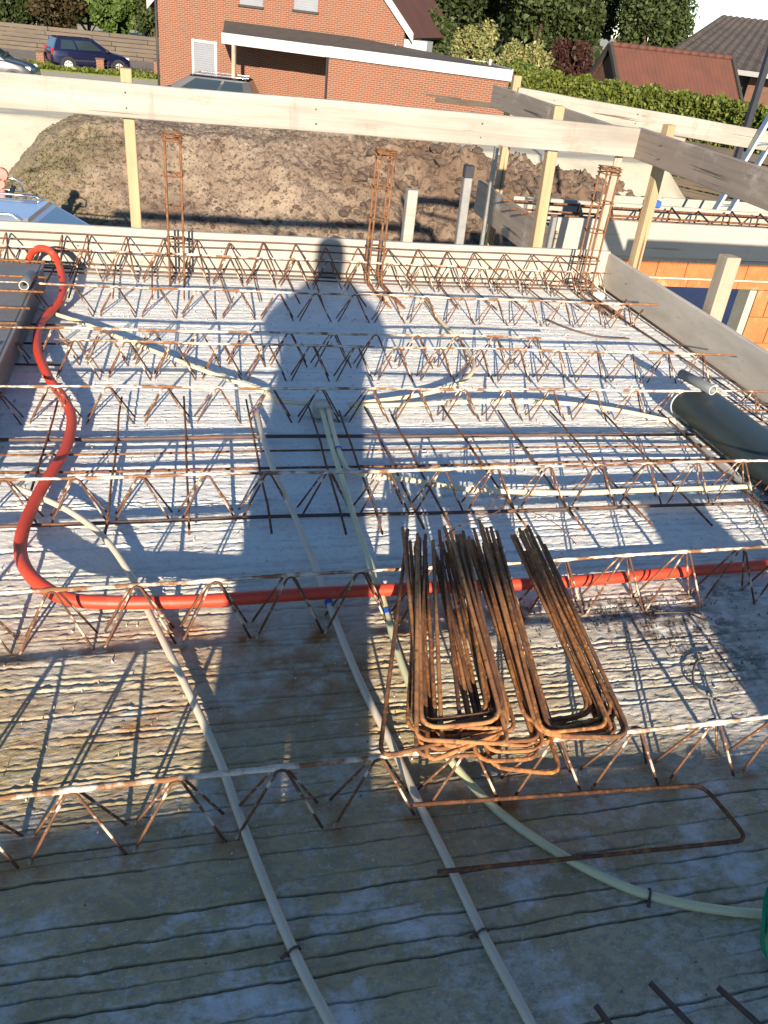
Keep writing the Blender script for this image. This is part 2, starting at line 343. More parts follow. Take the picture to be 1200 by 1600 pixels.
MT['leaf_hedge'] = leaf_mat('hedge_leaves', (0.062, 0.09, 0.013), (0.16, 0.185, 0.032))
MT['leaf_olive'] = leaf_mat('yellow_flowering_leaves', (0.09, 0.115, 0.035), (0.34, 0.32, 0.13))
MT['leaf_weed'] = leaf_mat('dry_weed_leaves', (0.09, 0.085, 0.035), (0.20, 0.17, 0.08))
MT['leaf_red'] = leaf_mat('dark_red_leaves', (0.03, 0.012, 0.012), (0.075, 0.03, 0.022), (0.04, 0.045, 0.016))
MT['leaf_brown'] = leaf_mat('russet_leaves', (0.06, 0.034, 0.015), (0.036, 0.038, 0.013), (0.045, 0.06, 0.016))

# ---------------------------------------------------------------- mesh helpers
class MB:
    def __init__(self): self.v = []; self.f = []; self.s = []
    def add(self, vs, fs, smooth=False):
        o = len(self.v)
        self.v += [tuple(x) for x in vs]
        self.f += [tuple(i + o for i in f) for f in fs]
        self.s += [smooth] * len(fs)
        return self
    def box(self, c, size, ch=0.0, rot=None):
        x, y, z = (s / 2 for s in size)
        if ch <= 0:
            vs = [Vector((sx * x, sy * y, sz * z)) for sx in (-1, 1) for sy in (-1, 1) for sz in (-1, 1)]
            fs = [(0, 1, 3, 2), (4, 6, 7, 5), (0, 4, 5, 1), (2, 3, 7, 6), (0, 2, 6, 4), (1, 5, 7, 3)]
        else:
            ch = min(ch, x * .6, y * .6, z * .6)
            vs, idx = [], {}
            for sx in (-1, 1):
                for sy in (-1, 1):
                    for sz in (-1, 1):
                        for a in range(3):
                            p = [sx * x, sy * y, sz * z]
                            for b in range(3):
                                if b != a: p[b] -= (sx, sy, sz)[b] * ch
                            idx[(sx, sy, sz, a)] = len(vs); vs.append(Vector(p))
            fs = []
            S = (-1, 1)
            for s in S:
                q = [(s, -1, -1), (s, 1, -1), (s, 1, 1), (s, -1, 1)]
                fs.append(tuple(idx[(*k, 0)] for k in (q if s > 0 else q[::-1])))
                q = [(-1, s, -1), (-1, s, 1), (1, s, 1), (1, s, -1)]
                fs.append(tuple(idx[(*k, 1)] for k in (q if s > 0 else q[::-1])))
                q = [(-1, -1, s), (1, -1, s), (1, 1, s), (-1, 1, s)]
                fs.append(tuple(idx[(*k, 2)] for k in (q if s > 0 else q[::-1])))
            for s in S:
                for t in S:
                    fs.append((idx[(s, t, -1, 0)], idx[(s, t, 1, 0)], idx[(s, t, 1, 1)], idx[(s, t, -1, 1)]))
                    fs.append((idx[(s, -1, t, 0)], idx[(s, 1, t, 0)], idx[(s, 1, t, 2)], idx[(s, -1, t, 2)]))
                    fs.append((idx[(-1, s, t, 1)], idx[(1, s, t, 1)], idx[(1, s, t, 2)], idx[(-1, s, t, 2)]))
            for sx in S:
                for sy in S:
                    for sz in S:
                        fs.append(tuple(idx[(sx, sy, sz, a)] for a in range(3)))
        if rot is not None: vs = [rot @ v for v in vs]
        c = Vector(c)
        return self.add([v + c for v in vs], fs)
    def tube(self, pts, r, n=8, cap=True, rfun=None, smooth=True):
        pts = [Vector(p) for p in pts]
        N = len(pts)
        T = []
        for i in range(N):
            t = pts[min(i + 1, N - 1)] - pts[max(i - 1, 0)]
            T.append(t.normalized() if t.length > 1e-9 else Vector((1, 0, 0)))
        u = T[0].orthogonal().normalized()
        vs = []
        for i in range(N):
            u = (u - T[i] * u.dot(T[i]))
            u = u.normalized() if u.length > 1e-6 else T[i].orthogonal().normalized()
            w = T[i].cross(u)
            for k in range(n):
                a = 2 * math.pi * k / n
                rr = r if rfun is None else rfun(i, k, a)
                vs.append(pts[i] + (u * math.cos(a) + w * math.sin(a)) * rr)
        fs = []
        for i in range(N - 1):
            for k in range(n):
                fs.append((i * n + k, i * n + (k + 1) % n, (i + 1) * n + (k + 1) % n, (i + 1) * n + k))
        self.add(vs, fs, smooth)
        if cap:
            o = len(self.v) - N * n
            self.f.append(tuple(o + k for k in reversed(range(n)))); self.s.append(False)
            self.f.append(tuple(o + (N - 1) * n + k for k in range(n))); self.s.append(False)
        return self
    def mesh(self, name):
        me = bpy.data.meshes.new(name)
        me.from_pydata(self.v, [], self.f)
        me.polygons.foreach_set('use_smooth', self.s)
        me.update()
        import bmesh
        b = bmesh.new(); b.from_mesh(me)
        bmesh.ops.recalc_face_normals(b, faces=b.faces)
        b.to_mesh(me); b.free()
        return me
    def obj(self, name, m, parent=None, **kw):
        return link(name, self.mesh(name), m, parent, **kw)

def link(name, me, m=None, parent=None, loc=None, rot=None):
    o = bpy.data.objects.new(name, me)
    COL.objects.link(o)
    if m is not None and len(me.materials) == 0: me.materials.append(MT[m] if isinstance(m, str) else m)
    if parent is not None: o.parent = parent
    if loc is not None: o.location = loc
    if rot is not None: o.rotation_euler = rot
    return o

def tag(o, label, cat, group=None):
    o['label'] = label; o['category'] = cat
    if group: o['group'] = group
    return o

def thing(name, label, cat, loc=(0, 0, 0), rotz=0.0, group=None):
    o = bpy.data.objects.new(name, None); COL.objects.link(o)
    o.location = loc; o.rotation_euler = (0, 0, rotz); o.empty_display_size = 0.1
    return tag(o, label, cat, group)

def struct(o): o['kind'] = 'structure'; return o

def dup(root, loc=None, rotz=None, label=None, group=None):
    r = root.copy(); COL.objects.link(r)
    if loc is not None: r.location = loc
    if rotz is not None: r.rotation_euler = (0, 0, rotz)
    if label: r['label'] = label
    if group: r['group'] = group
    for ch in list(root.children):
        c = ch.copy(); COL.objects.link(c); c.parent = r
        for g in ch.children:
            d = g.copy(); COL.objects.link(d); d.parent = c
    return r

def spline(pts, seg=6):
    P = [Vector(p) for p in pts]
    P = [P[0] * 2 - P[1]] + P + [P[-1] * 2 - P[-2]]
    out = []
    for i in range(1, len(P) - 2):
        a, b, c, d = P[i - 1:i + 3]
        for k in range(seg):
            t = k / seg
            out.append(0.5 * ((2 * b) + (c - a) * t + (2 * a - 5 * b + 4 * c - d) * t * t + (3 * b - a - 3 * c + d) * t ** 3))
    out.append(P[-2])
    return out

def at_len(path, frac):
    L = [0]
    for a, b in zip(path, path[1:]): L.append(L[-1] + (b - a).length)
    t = frac * L[-1]
    for i in range(1, len(L)):
        if L[i] >= t:
            k = (t - L[i - 1]) / max(1e-9, L[i] - L[i - 1])
            return path[i - 1].lerp(path[i], k), (path[i] - path[i - 1]).normalized()
    return path[-1], (path[-1] - path[-2]).normalized()

def lattice(nx, ny, seed):
    return np.random.default_rng(seed).random((nx, ny))
def vnoise(x, y, seed, n=256):
    L = lattice(n, n, seed)
    xi = np.floor(x).astype(int); yi = np.floor(y).astype(int)
    fx = x - xi; fy = y - yi
    fx = fx * fx * (3 - 2 * fx); fy = fy * fy * (3 - 2 * fy)
    a = L[xi % n, yi % n]; b = L[(xi + 1) % n, yi % n]; c = L[xi % n, (yi + 1) % n]; d = L[(xi + 1) % n, (yi + 1) % n]
    return (a * (1 - fx) + b * fx) * (1 - fy) + (c * (1 - fx) + d * fx) * fy
def fbm(x, y, seed, octs=4, gain=0.5):
    s = 0; amp = 1; tot = 0
    for o in range(octs):
        s = s + amp * vnoise(x * 2 ** o, y * 2 ** o, seed + o); tot += amp; amp *= gain
    return s / tot

def grid_mesh(name, X, Y, Z, attrs=None, smooth=True):
    ny, nx = Z.shape
    co = np.empty((ny * nx, 3), np.float32)
    XX, YY = (X, Y) if X.ndim == 2 else np.meshgrid(X, Y)
    co[:, 0] = XX.ravel(); co[:, 1] = YY.ravel(); co[:, 2] = Z.ravel()
    i = (np.arange(ny - 1)[:, None] * nx + np.arange(nx - 1)[None, :]).ravel()
    q = np.stack([i, i + 1, i + nx + 1, i + nx], 1).astype(np.int32)
    me = bpy.data.meshes.new(name)
    me.vertices.add(len(co)); me.vertices.foreach_set('co', co.ravel())
    me.loops.add(q.size); me.loops.foreach_set('vertex_index', q.ravel())
    me.polygons.add(len(q)); me.polygons.foreach_set('loop_start', np.arange(0, q.size, 4, dtype=np.int32))
    me.polygons.foreach_set('use_smooth', np.full(len(q), smooth))
    me.update(calc_edges=True)
    for k, a in (attrs or {}).items():
        at = me.attributes.new(k, 'FLOAT', 'POINT'); at.data.foreach_set('value', a.astype(np.float32).ravel())
    return me

def quads_mesh(name, V):            # V: (n,4,3) loose leaf quads
    n = len(V)
    me = bpy.data.meshes.new(name)
    me.vertices.add(n * 4); me.vertices.foreach_set('co', V.astype(np.float32).ravel())
    me.loops.add(n * 4); me.loops.foreach_set('vertex_index', np.arange(n * 4, dtype=np.int32))
    me.polygons.add(n); me.polygons.foreach_set('loop_start', np.arange(0, n * 4, 4, dtype=np.int32))
    me.update(calc_edges=True)
    return me

def leaves(P, size, g, up=0.3, aspect=1.6):
    n = len(P)
    d = g.normal(size=(n, 3)); d[:, 2] += up; d /= np.linalg.norm(d, axis=1)[:, None]
    t = g.normal(size=(n, 3)); t -= d * (t * d).sum(1)[:, None]; t /= np.linalg.norm(t, axis=1)[:, None]
    b = np.cross(d, t)
    s = size * g.uniform(0.6, 1.35, n)[:, None]
    a = t * s * aspect * 0.5; b = b * s * 0.5
    return np.stack([P - a, P - b * 1.0, P + a, P + b * 1.0], 1)

# ---------------------------------------------------------------- ground, street, sand
G = -2.65
def ground():
    # one sheet to the horizon
    x = np.concatenate([np.linspace(-600, -40, 12), np.linspace(-35, 60, 96), np.linspace(65, 600, 12)])
    y = np.concatenate([np.linspace(-300, -20, 8), np.linspace(-16, 90, 107), np.linspace(95, 700, 14)])
    XX, YY = np.meshgrid(x, y)
    Z = np.full(XX.shape, G) + 0.05 * (fbm(XX * .5 + 50, YY * .5 + 50, 3) - .5)
    Z[(YY > 36)] = G
    o = link('ground', grid_mesh('ground', x, y, Z), 'sand'); struct(o)
    MBs = MB(); MBs.box((-15, 52.2, G + .03), (60, 11, .06)); struct(MBs.obj('street', 'road'))
    b = MB(); b.box((-8, 45.6, G + .02), (18, 2.0, .10)); struct(b.obj('grass_verge', 'grass'))
    g = np.random.default_rng(5)
    P = np.stack([g.uniform(-9, -0.3, 5000), g.uniform(44.6, 46.6, 5000), g.uniform(G + .07, G + .22, 5000)], 1)
    q = link('grass', quads_mesh('grass', leaves(P, .10, g, up=0, aspect=2.5)), 'leaf_hedge'); q['kind'] = 'stuff'
ground()

def mound():
    x = np.linspace(-5.5, 13.5, 440); y = np.linspace(14.8, 24.0, 260)
    XX, YY = np.meshgrid(x, y)
    edge = 0.9 * (fbm(XX * .6 + 9, YY * .6, 21) - .5)
    h = np.clip((YY - 15.9 + edge) / 2.5, 0, 1)
    h = h * h * (3 - 2 * h) * 0.35 + h * 0.65
    back = np.clip((24.0 - YY) / 3.6, 0, 1)
    left = np.clip((XX + 3.3 + 0.8 * edge + 0.10 * (YY - 16)) / 1.7, 0, 1); left = left ** 0.75
    right = np.clip((13.2 - XX) / 6.0, 0, 1)
    top = 1.62 + 0.25 * (fbm(XX * .35, YY * .35, 31) - .5) - 0.055 * np.clip(XX - 4.5, 0, 9)
    base = top * np.minimum(h, back) * left * np.sqrt(right)
    lumps = (fbm(XX * 1.1 + 3, YY * 1.1, 41, 6, 0.66) - .5) * 0.95 + np.abs(fbm(XX * 2.7, YY * 2.7, 51, 5, .65) - .5) * -0.55
    amt = np.clip(base * 2.2, 0, 1)
    amt2 = amt * (0.36 + 0.80 * np.clip((XX - 2.5) / 3, 0, 1))
    Z = G - 0.06 + base + lumps * amt2 + 0.04 * (nrg.random(XX.shape) - .5) * amt
    dark = np.clip((XX - 3.3 + 2.2 * (fbm(XX * .8, YY * .8, 61) - .5)) / 2.5, 0, 0.85) * np.clip(fbm(XX * 1.3 + 7, YY * 1.3, 71) * 2.2 - .4, 0, 1)
    green = np.clip(.75 - (XX + 2.0) / 1.3 + 1.2 * (fbm(XX, YY, 81) - .5), 0, 1)
    struct(link('soil_mound', grid_mesh('soil_mound', x, y, Z, {'dark': dark, 'green': green}), 'soil'))
    # clods and tufts lying on the mound
    cl = MB(); g = random.Random(4)
    for i in range(1700):
        ix = g.randrange(30, 420); iy = g.randrange(16, 105)
        if base[iy, ix] < 0.12: continue
        if x[ix] < 2.5 and g.random() < .5: continue
        s = g.choice([.015, .02, .02, .03, .04, .06]) * (1.0 + (1.2 if x[ix] > 3 else 0))
        c = Vector((x[ix], y[iy], Z[iy, ix] + s * .2))
        ph = (1 + 5 ** .5) / 2
        iv = [(-1, ph, 0), (1, ph, 0), (-1, -ph, 0), (1, -ph, 0), (0, -1, ph), (0, 1, ph), (0, -1, -ph), (0, 1, -ph), (ph, 0, -1), (ph, 0, 1), (-ph, 0, -1), (-ph, 0, 1)]
        sq = Vector((g.uniform(.7, 1.3), g.uniform(.7, 1.3), g.uniform(.45, .9)))
        vs = [c + Vector((q[0] * sq.x, q[1] * sq.y, q[2] * sq.z)) * s * .55 * g.uniform(.7, 1.25) for q in iv]
        fs = [(0, 11, 5), (0, 5, 1), (0, 1, 7), (0, 7, 10), (0, 10, 11), (1, 5, 9), (5, 11, 4), (11, 10, 2), (10, 7, 6), (7, 1, 8), (3, 9, 4), (3, 4, 2), (3, 2, 6), (3, 6, 8), (3, 8, 9), (4, 9, 5), (2, 4, 11), (6, 2, 10), (8, 6, 7), (9, 8, 1)]
        cl.add(vs, fs)
    o = cl.obj('soil_clods', 'clod'); o['kind'] = 'stuff'
    gg = np.random.default_rng(8)
    P = []
    for i in range(16000):
        xx = gg.uniform(-3.4, 1.6); yy = gg.uniform(15.2, 18.6)
        ix = int((xx + 5.5) / 19 * 439); iy = int((yy - 14.8) / 9.2 * 259)
        if base[iy, ix] < .1 or gg.random() > green[iy, ix] * 1.1: continue
        P.append((xx, yy, Z[iy, ix] + gg.uniform(0, .06)))
    o = link('weed_tufts', quads_mesh('weed_tufts', leaves(np.array(P), .022, gg, up=0, aspect=2.8)), 'leaf_weed'); o['kind'] = 'stuff'
mound()

def sand_heap():
    x = np.linspace(-16, 15, 240); y = np.linspace(18.2, 25.5, 80)
    XX, YY = np.meshgrid(x, y)
    f = np.clip((YY - 18.3 + .5 * (fbm(XX * .5 + 3, YY * .5, 91) - .5)) / 2.3, 0, 1); b2 = np.clip((25.4 - YY) / 3.2, 0, 1)
    e = np.clip((XX + 16) / 3, 0, 1) * np.clip((14.5 - XX) / 2, 0, 1)
    Z = G - .08 + 1.42 * np.minimum(f, b2) * e + .10 * (fbm(XX * 1.5 + 20, YY * 1.5, 95, 5, .6) - .5)
    struct(link('sand_heap', grid_mesh('sand_heap', x, y, Z), 'sand'))
sand_heap()

# ---------------------------------------------------------------- floor slab (two raked precast planks)
def slab_part(y0, y1, x0, x1, seed, dx):
    ys = [y0]
    while ys[-1] < y1 - .004:
        ys.append(min(y1, ys[-1] + (.00135 if ys[-1] < 1.22 else .0030 * ys[-1] - .0010)))
    Y = np.array(ys); X = np.arange(x0, x1 + dx, dx)
    XX, YY = np.meshgrid(X, Y)
    g = random.Random(seed)
    near = np.clip((1.25 - YY) / .35, 0, 1)              # smoother finish close to the rear edge
    Z = (fbm(XX * 7 + 40, YY * 7 + 40, seed, 3) - .5) * .004
    crumb = fbm(XX * 42 + 400, YY * 95 + 400, seed + 9, 3, .65) - .5
    Z += crumb * (.0022 + .0024 * (1 - near)) * np.clip(1.25 - .14 * YY, .55, 1) + (fbm(XX * 150 + 11, YY * 190 + 7, seed + 29, 2, .6) - .5) * (.0012 + .0016 * (1 - near))
    pit = np.clip(fbm(XX * 80 + 90, YY * 80, seed + 19, 2) - .70, 0, 1)
    Z -= pit * .012
    yk = y0 + .01
    k = 0
    while yk < y1 + .02:
        k += 1
        wob = (vnoise(X * 2.2 + 31 * k, X * 0 + k * 1.37, seed + 2) - .5) * .010 + (vnoise(X * 14 + 11 * k, X * 0 + k * .77, seed + 3) - .5) * .0045 + (vnoise(X * 60 + 7 * k, X * 0 + k * .57, seed + 5) - .5) * .0036
        on = np.clip((vnoise(X * 1.6 + 13 * k, X * 0 + k * 2.1, seed + 4) - .30) * 4, 0, 1) * np.clip(.40 + 1.3 * vnoise(X * 26 + 17 * k, X * 0 + k * 3.3, seed + 6), 0, 1.2)
        lo = np.searchsorted(Y, yk - .03); hi = np.searchsorted(Y, yk + .035)
        if hi > lo:
            d = YY[lo:hi] - (yk + wob)[None, :]
            w = (.0020 if yk < 1.22 else .0012 + .0009 * yk)
            depth = (.0190 if yk < 1.10 else .0060) * g.uniform(.35, 1.15)
            Z[lo:hi] -= depth * on * np.exp(-(d / w) ** 2)
            rid = np.exp(-((d - 2.6 * w) / (1.8 * w)) ** 2) * (.0012 + .0009 * (1 - near[lo:hi]))
            Z[lo:hi] += rid * on * np.clip(crumb[lo:hi] * 3.2 + .55, 0, 1.4)
        yk += g.choice((.018, .026, .034, .042, .058)) * g.uniform(.85, 1.15) if yk < 1.2 else g.choice((.012, .018, .024, .030, .042)) * g.uniform(.85, 1.2)
    damp = np.clip(1.15 - np.clip(YY - 1.25, 0, 9) * 1.15 - np.clip(1.04 - YY, 0, 1) * 1.25 + .7 * (fbm(XX * 1.5 + 5, YY * 1.5, 77) - .5), 0, 1)
    damp *= np.clip(1.1 - np.clip(XX - .45, 0, 9) * .8 * np.clip((YY - .9) / .3, 0, 1), .35, 1)
    rust = np.zeros_like(Z)
    for (ty, a0, pp, fx) in ((1.10, -.035, .203, .085), (1.72, -.141, .200, .085)):
        for i in range(-5, 9):
            for sx in (-1, 1):
                for sy in (-1, 1):
                    px, py = a0 + i * pp + sx * fx, ty + sy * .03
                    if not (y0 - .1 < py < y1 + .1): continue
                    rust = np.maximum(rust, (.95 if sy < 0 else .6) * np.exp(-(((XX - px) / .035) ** 2 + ((YY - py + .012) / .030) ** 2)))
    rust = np.clip(rust + .95 * np.clip(1 - np.abs(YY - 1.5) / .5, 0, 1) * np.clip(fbm(XX * 3 + 2, YY * 5, 97) * 2.6 - .8, 0, 1) * np.clip(1.3 - XX, .3, 1), 0, 1)
    for (px, py, s, a) in ((.52, 1.1, .16, .7), (1.9, 1.95, .25, .3), (.62, 2.6, .2, .3)):
        rust = np.maximum(rust, a * np.exp(-(((XX - px) / s) ** 2 + ((YY - py) / (s * .6)) ** 2)) * np.clip(fbm(XX * 6, YY * 6, 98) * 2 - .3, 0, 1))
    soil = np.zeros_like(Z)
    for (px, py, sx, sy, a) in ((1.25, 1.70, .30, .07, 1.0), (1.42, 1.60, .28, .08, 1.0), (1.05, 1.72, .3, .05, .8), (1.5, 1.45, .16, .12, .8), (1.62, 1.75, .2, .06, .7), (.60, 3.03, .10, .05, .8)):
        soil = np.maximum(soil, a * np.exp(-(((XX - px) / sx) ** 2 + ((YY - py) / sy) ** 2)))
    me = grid_mesh('floor_slab', X, Y, Z, {'damp': damp, 'rust': rust, 'soil': soil, 'dull': np.clip((1.75 - YY) / .9 + .5 * (fbm(XX * 2 + 8, YY * 2, 55) - .5), 0, .9)})
    struct(link('floor_slab', me, 'slab'))
slab_part(.40, 2.618, -1.25, 2.83, 101, .0080)
slab_part(2.630, 5.075, -1.75, 2.83, 202, .0120)
b = MB(); b.box((.5, -1.11, -.031), (4.66, 3.0, .05)); b.box((.5, 2.6, -.09), (4.6, 4.9, .06)); b.box((-1.51, 1.4, -.031), (.5, 2.3, .05))
struct(b.obj('slab_base', 'slab'))

# ---------------------------------------------------------------- boards and posts
def board(name, p0, p1, h, t, m, label, cat='board', group=None, parent=None, ch=.004):
    p0, p1 = Vector(p0), Vector(p1)        # bottom centre line
    d = (p1 - p0).normalized()
    L = (p1 - p0).length
    n = max(2, int(L / .22))
    mb = MB()
    c = min(ch, t * .3)
    prof = [(-t / 2, c), (-t / 2, h - c), (-t / 2 + c, h), (t / 2 - c, h), (t / 2, h - c), (t / 2, c), (t / 2 - c, 0), (-t / 2 + c, 0)]
    ph = p0.x * 3.1 + p0.y * 1.7 + p0.z * 5
    vs, fs = [], []
    wob = min(1.0, L / 2)
    for i in range(n + 1):
        x = L * i / n
        dy = wob * (.004 * math.sin(x * 1.3 + ph) + .002 * math.sin(x * 3.7 + ph * 2))
        dz = wob * (.005 * math.sin(x * .9 + ph * 1.3) + .0015 * math.sin(x * 4.3 + ph))
        for (y, z) in prof: vs.append((x, y + dy, z + dz + rng.uniform(-.0008, .0008)))
    for i in range(n):
        for k in range(8): fs.append((i * 8 + k, i * 8 + (k + 1) % 8, (i + 1) * 8 + (k + 1) % 8, (i + 1) * 8 + k))
    fs += [tuple(range(7, -1, -1)), tuple(n * 8 + k for k in range(8))]
    mb.add(vs, fs)
    o = mb.obj(name, m, parent)
    o.location = p0
    o.rotation_euler = (0, -math.asin(d.z), math.atan2(d.y, d.x))
    if parent is None:
        tag(o, label, cat, group)
        if L > 2 and p0.y > 0:
            nb = MB(); x = .35
            while x < L - .1:
                for zz in (h * .28, h * .72):
                    for sy in (-1, 1):
                        nb.tube([(x + rng.uniform(-.01, .01), sy * (t / 2 + .004), zz), (x, sy * (t / 2 + .0065), zz)], .0042, 7)
                x += rng.uniform(.7, 1.3)
            q_ = nb.obj('nail_heads', 'dark_steel', o); q_['kind'] = 'stuff'
    return o

board('formwork_board', (-2.2, 5.095, -.16), (2.86, 5.095, -.16), .40, .030, 'board_white', 'long white coated formwork board closing the far edge of the slab', 'formwork board')
board('formwork_board', (2.865, 5.11, -.16), (2.865, 1.4, -.16), .385, .030, 'board_cement', 'cement stained grey formwork board along the right edge of the slab', 'formwork board')
board('guard_board', (-3.4, 5.093, .838), (2.85, 5.093, .832), .172, .034, 'board_pale', 'long pale timber guard board spanning the picture above the far slab edge', 'guard board')
board('guard_board', (2.868, 5.11, .832), (2.868, 1.0, .832), .176, .034, 'board_grey', 'grey weathered guard board running from the corner toward the right of the slab', 'guard board')
board('guard_board', (2.72, 7.50, .832), (2.72, 5.20, .832), .172, .034, 'board_grey', 'grey guard board running back from the far corner behind the pale guard board', 'guard board')
board('guard_board', (3.0, 6.55, .845), (3.85, 6.15, .80), .06, .06, 'board_grey', 'short dark grey batten behind the corner of the guard boards', 'batten')
board('guard_board', (2.9, 7.42, .84), (7.4, 7.42, .58), .170, .034, 'board_pale', 'pale timber guard board farthest back, in front of the hedge', 'guard board')
board('guard_board', (-3, -2.46, .80), (5, -2.46, .80), .235, .034, 'board_pale', 'guard board on the rear edge of the slab behind the viewer', 'guard board')

board('guard_board', (2.95, 2.93, .832), (6.5, 2.93, .832), .172, .034, 'board_pale', 'guard board turning off to the right outside the picture', 'guard board')

def post(name, base, top, w, d, m, label, cat='post', group=None, capm=None):
    base, top = Vector(base), Vector(top)
    L = (top - base).length
    mb = MB(); mb.box((0, 0, L / 2), (w, d, L), .004)
    q = (top - base).to_track_quat('Z', 'Y')
    o = mb.obj(name, m)
    o.location = base; o.rotation_euler = q.to_euler()
    tag(o, label, cat, group)
    if capm:
        c = MB(); c.box((0, 0, L + .005), (w + .006, d + .006, .075), .004); c.obj('end_cap', capm, o)
    return o
post('timber_post', (-.238, 5.145, -.6), (-.25, 5.145, 1.07), .050, .060, 'pine', 'yellow pine post holding the pale guard board at far left')
post('timber_post', (2.365, 5.148, -.6), (2.30, 5.148, 1.085), .058, .068, 'pine', 'yellow pine post left of the far right corner of the guard boards')
post('timber_post', (2.935, 4.86, -.6), (2.93, 4.885, 1.06), .060, .060, 'pine', 'yellow pine post against the outside of the grey guard board')
post('timber_post', (2.78, 5.175, .1), (2.80, 5.165, .99), .062, .05, 'old_post', 'pale timber post under the corner where the guard boards meet')
post('timber_stake', (1.43, 5.150, -.5), (1.43, 5.15, .545), .066, .066, 'board_pale', 'short pale stake standing behind the far white board, second from the metal profile', 'stake')
post('metal_profile', (1.80, 5.160, -.5), (1.785, 5.16, .665), .045, .055, 'alu', 'upright grey metal profile with a black capped end', 'metal profile', capm='black')
post('timber_post', (2.955, 3.93, -.9), (2.955, 3.96, .525), .088, .09, 'old_post', 'rough grey timber post in front of the orange block wall', 'post')
post('timber_post', (2.90, 7.47, -.6), (2.90, 7.47, 1.10), .07, .06, 'pine', 'timber post top poking above the farthest guard board by the hedge')
post('prop', (2.62, 6.9, -1.4), (2.60, 6.9, .80), .035, .035, 'alu', 'thin upright metal prop behind the yellow pine post')
post('timber_post', (2.42, 5.155, -.5), (2.425, 5.155, .43), .05, .03, 'alu', 'short grey metal strip beside the yellow pine post', 'metal strip')
for xx in (-1.6, .6, 2.8):
    post('timber_post', (xx, -2.5, -.6), (xx, -2.5, 1.04), .06, .05, 'pine', 'pine post of the rear guard rail behind the viewer', 'post', 'rear guard rail posts')

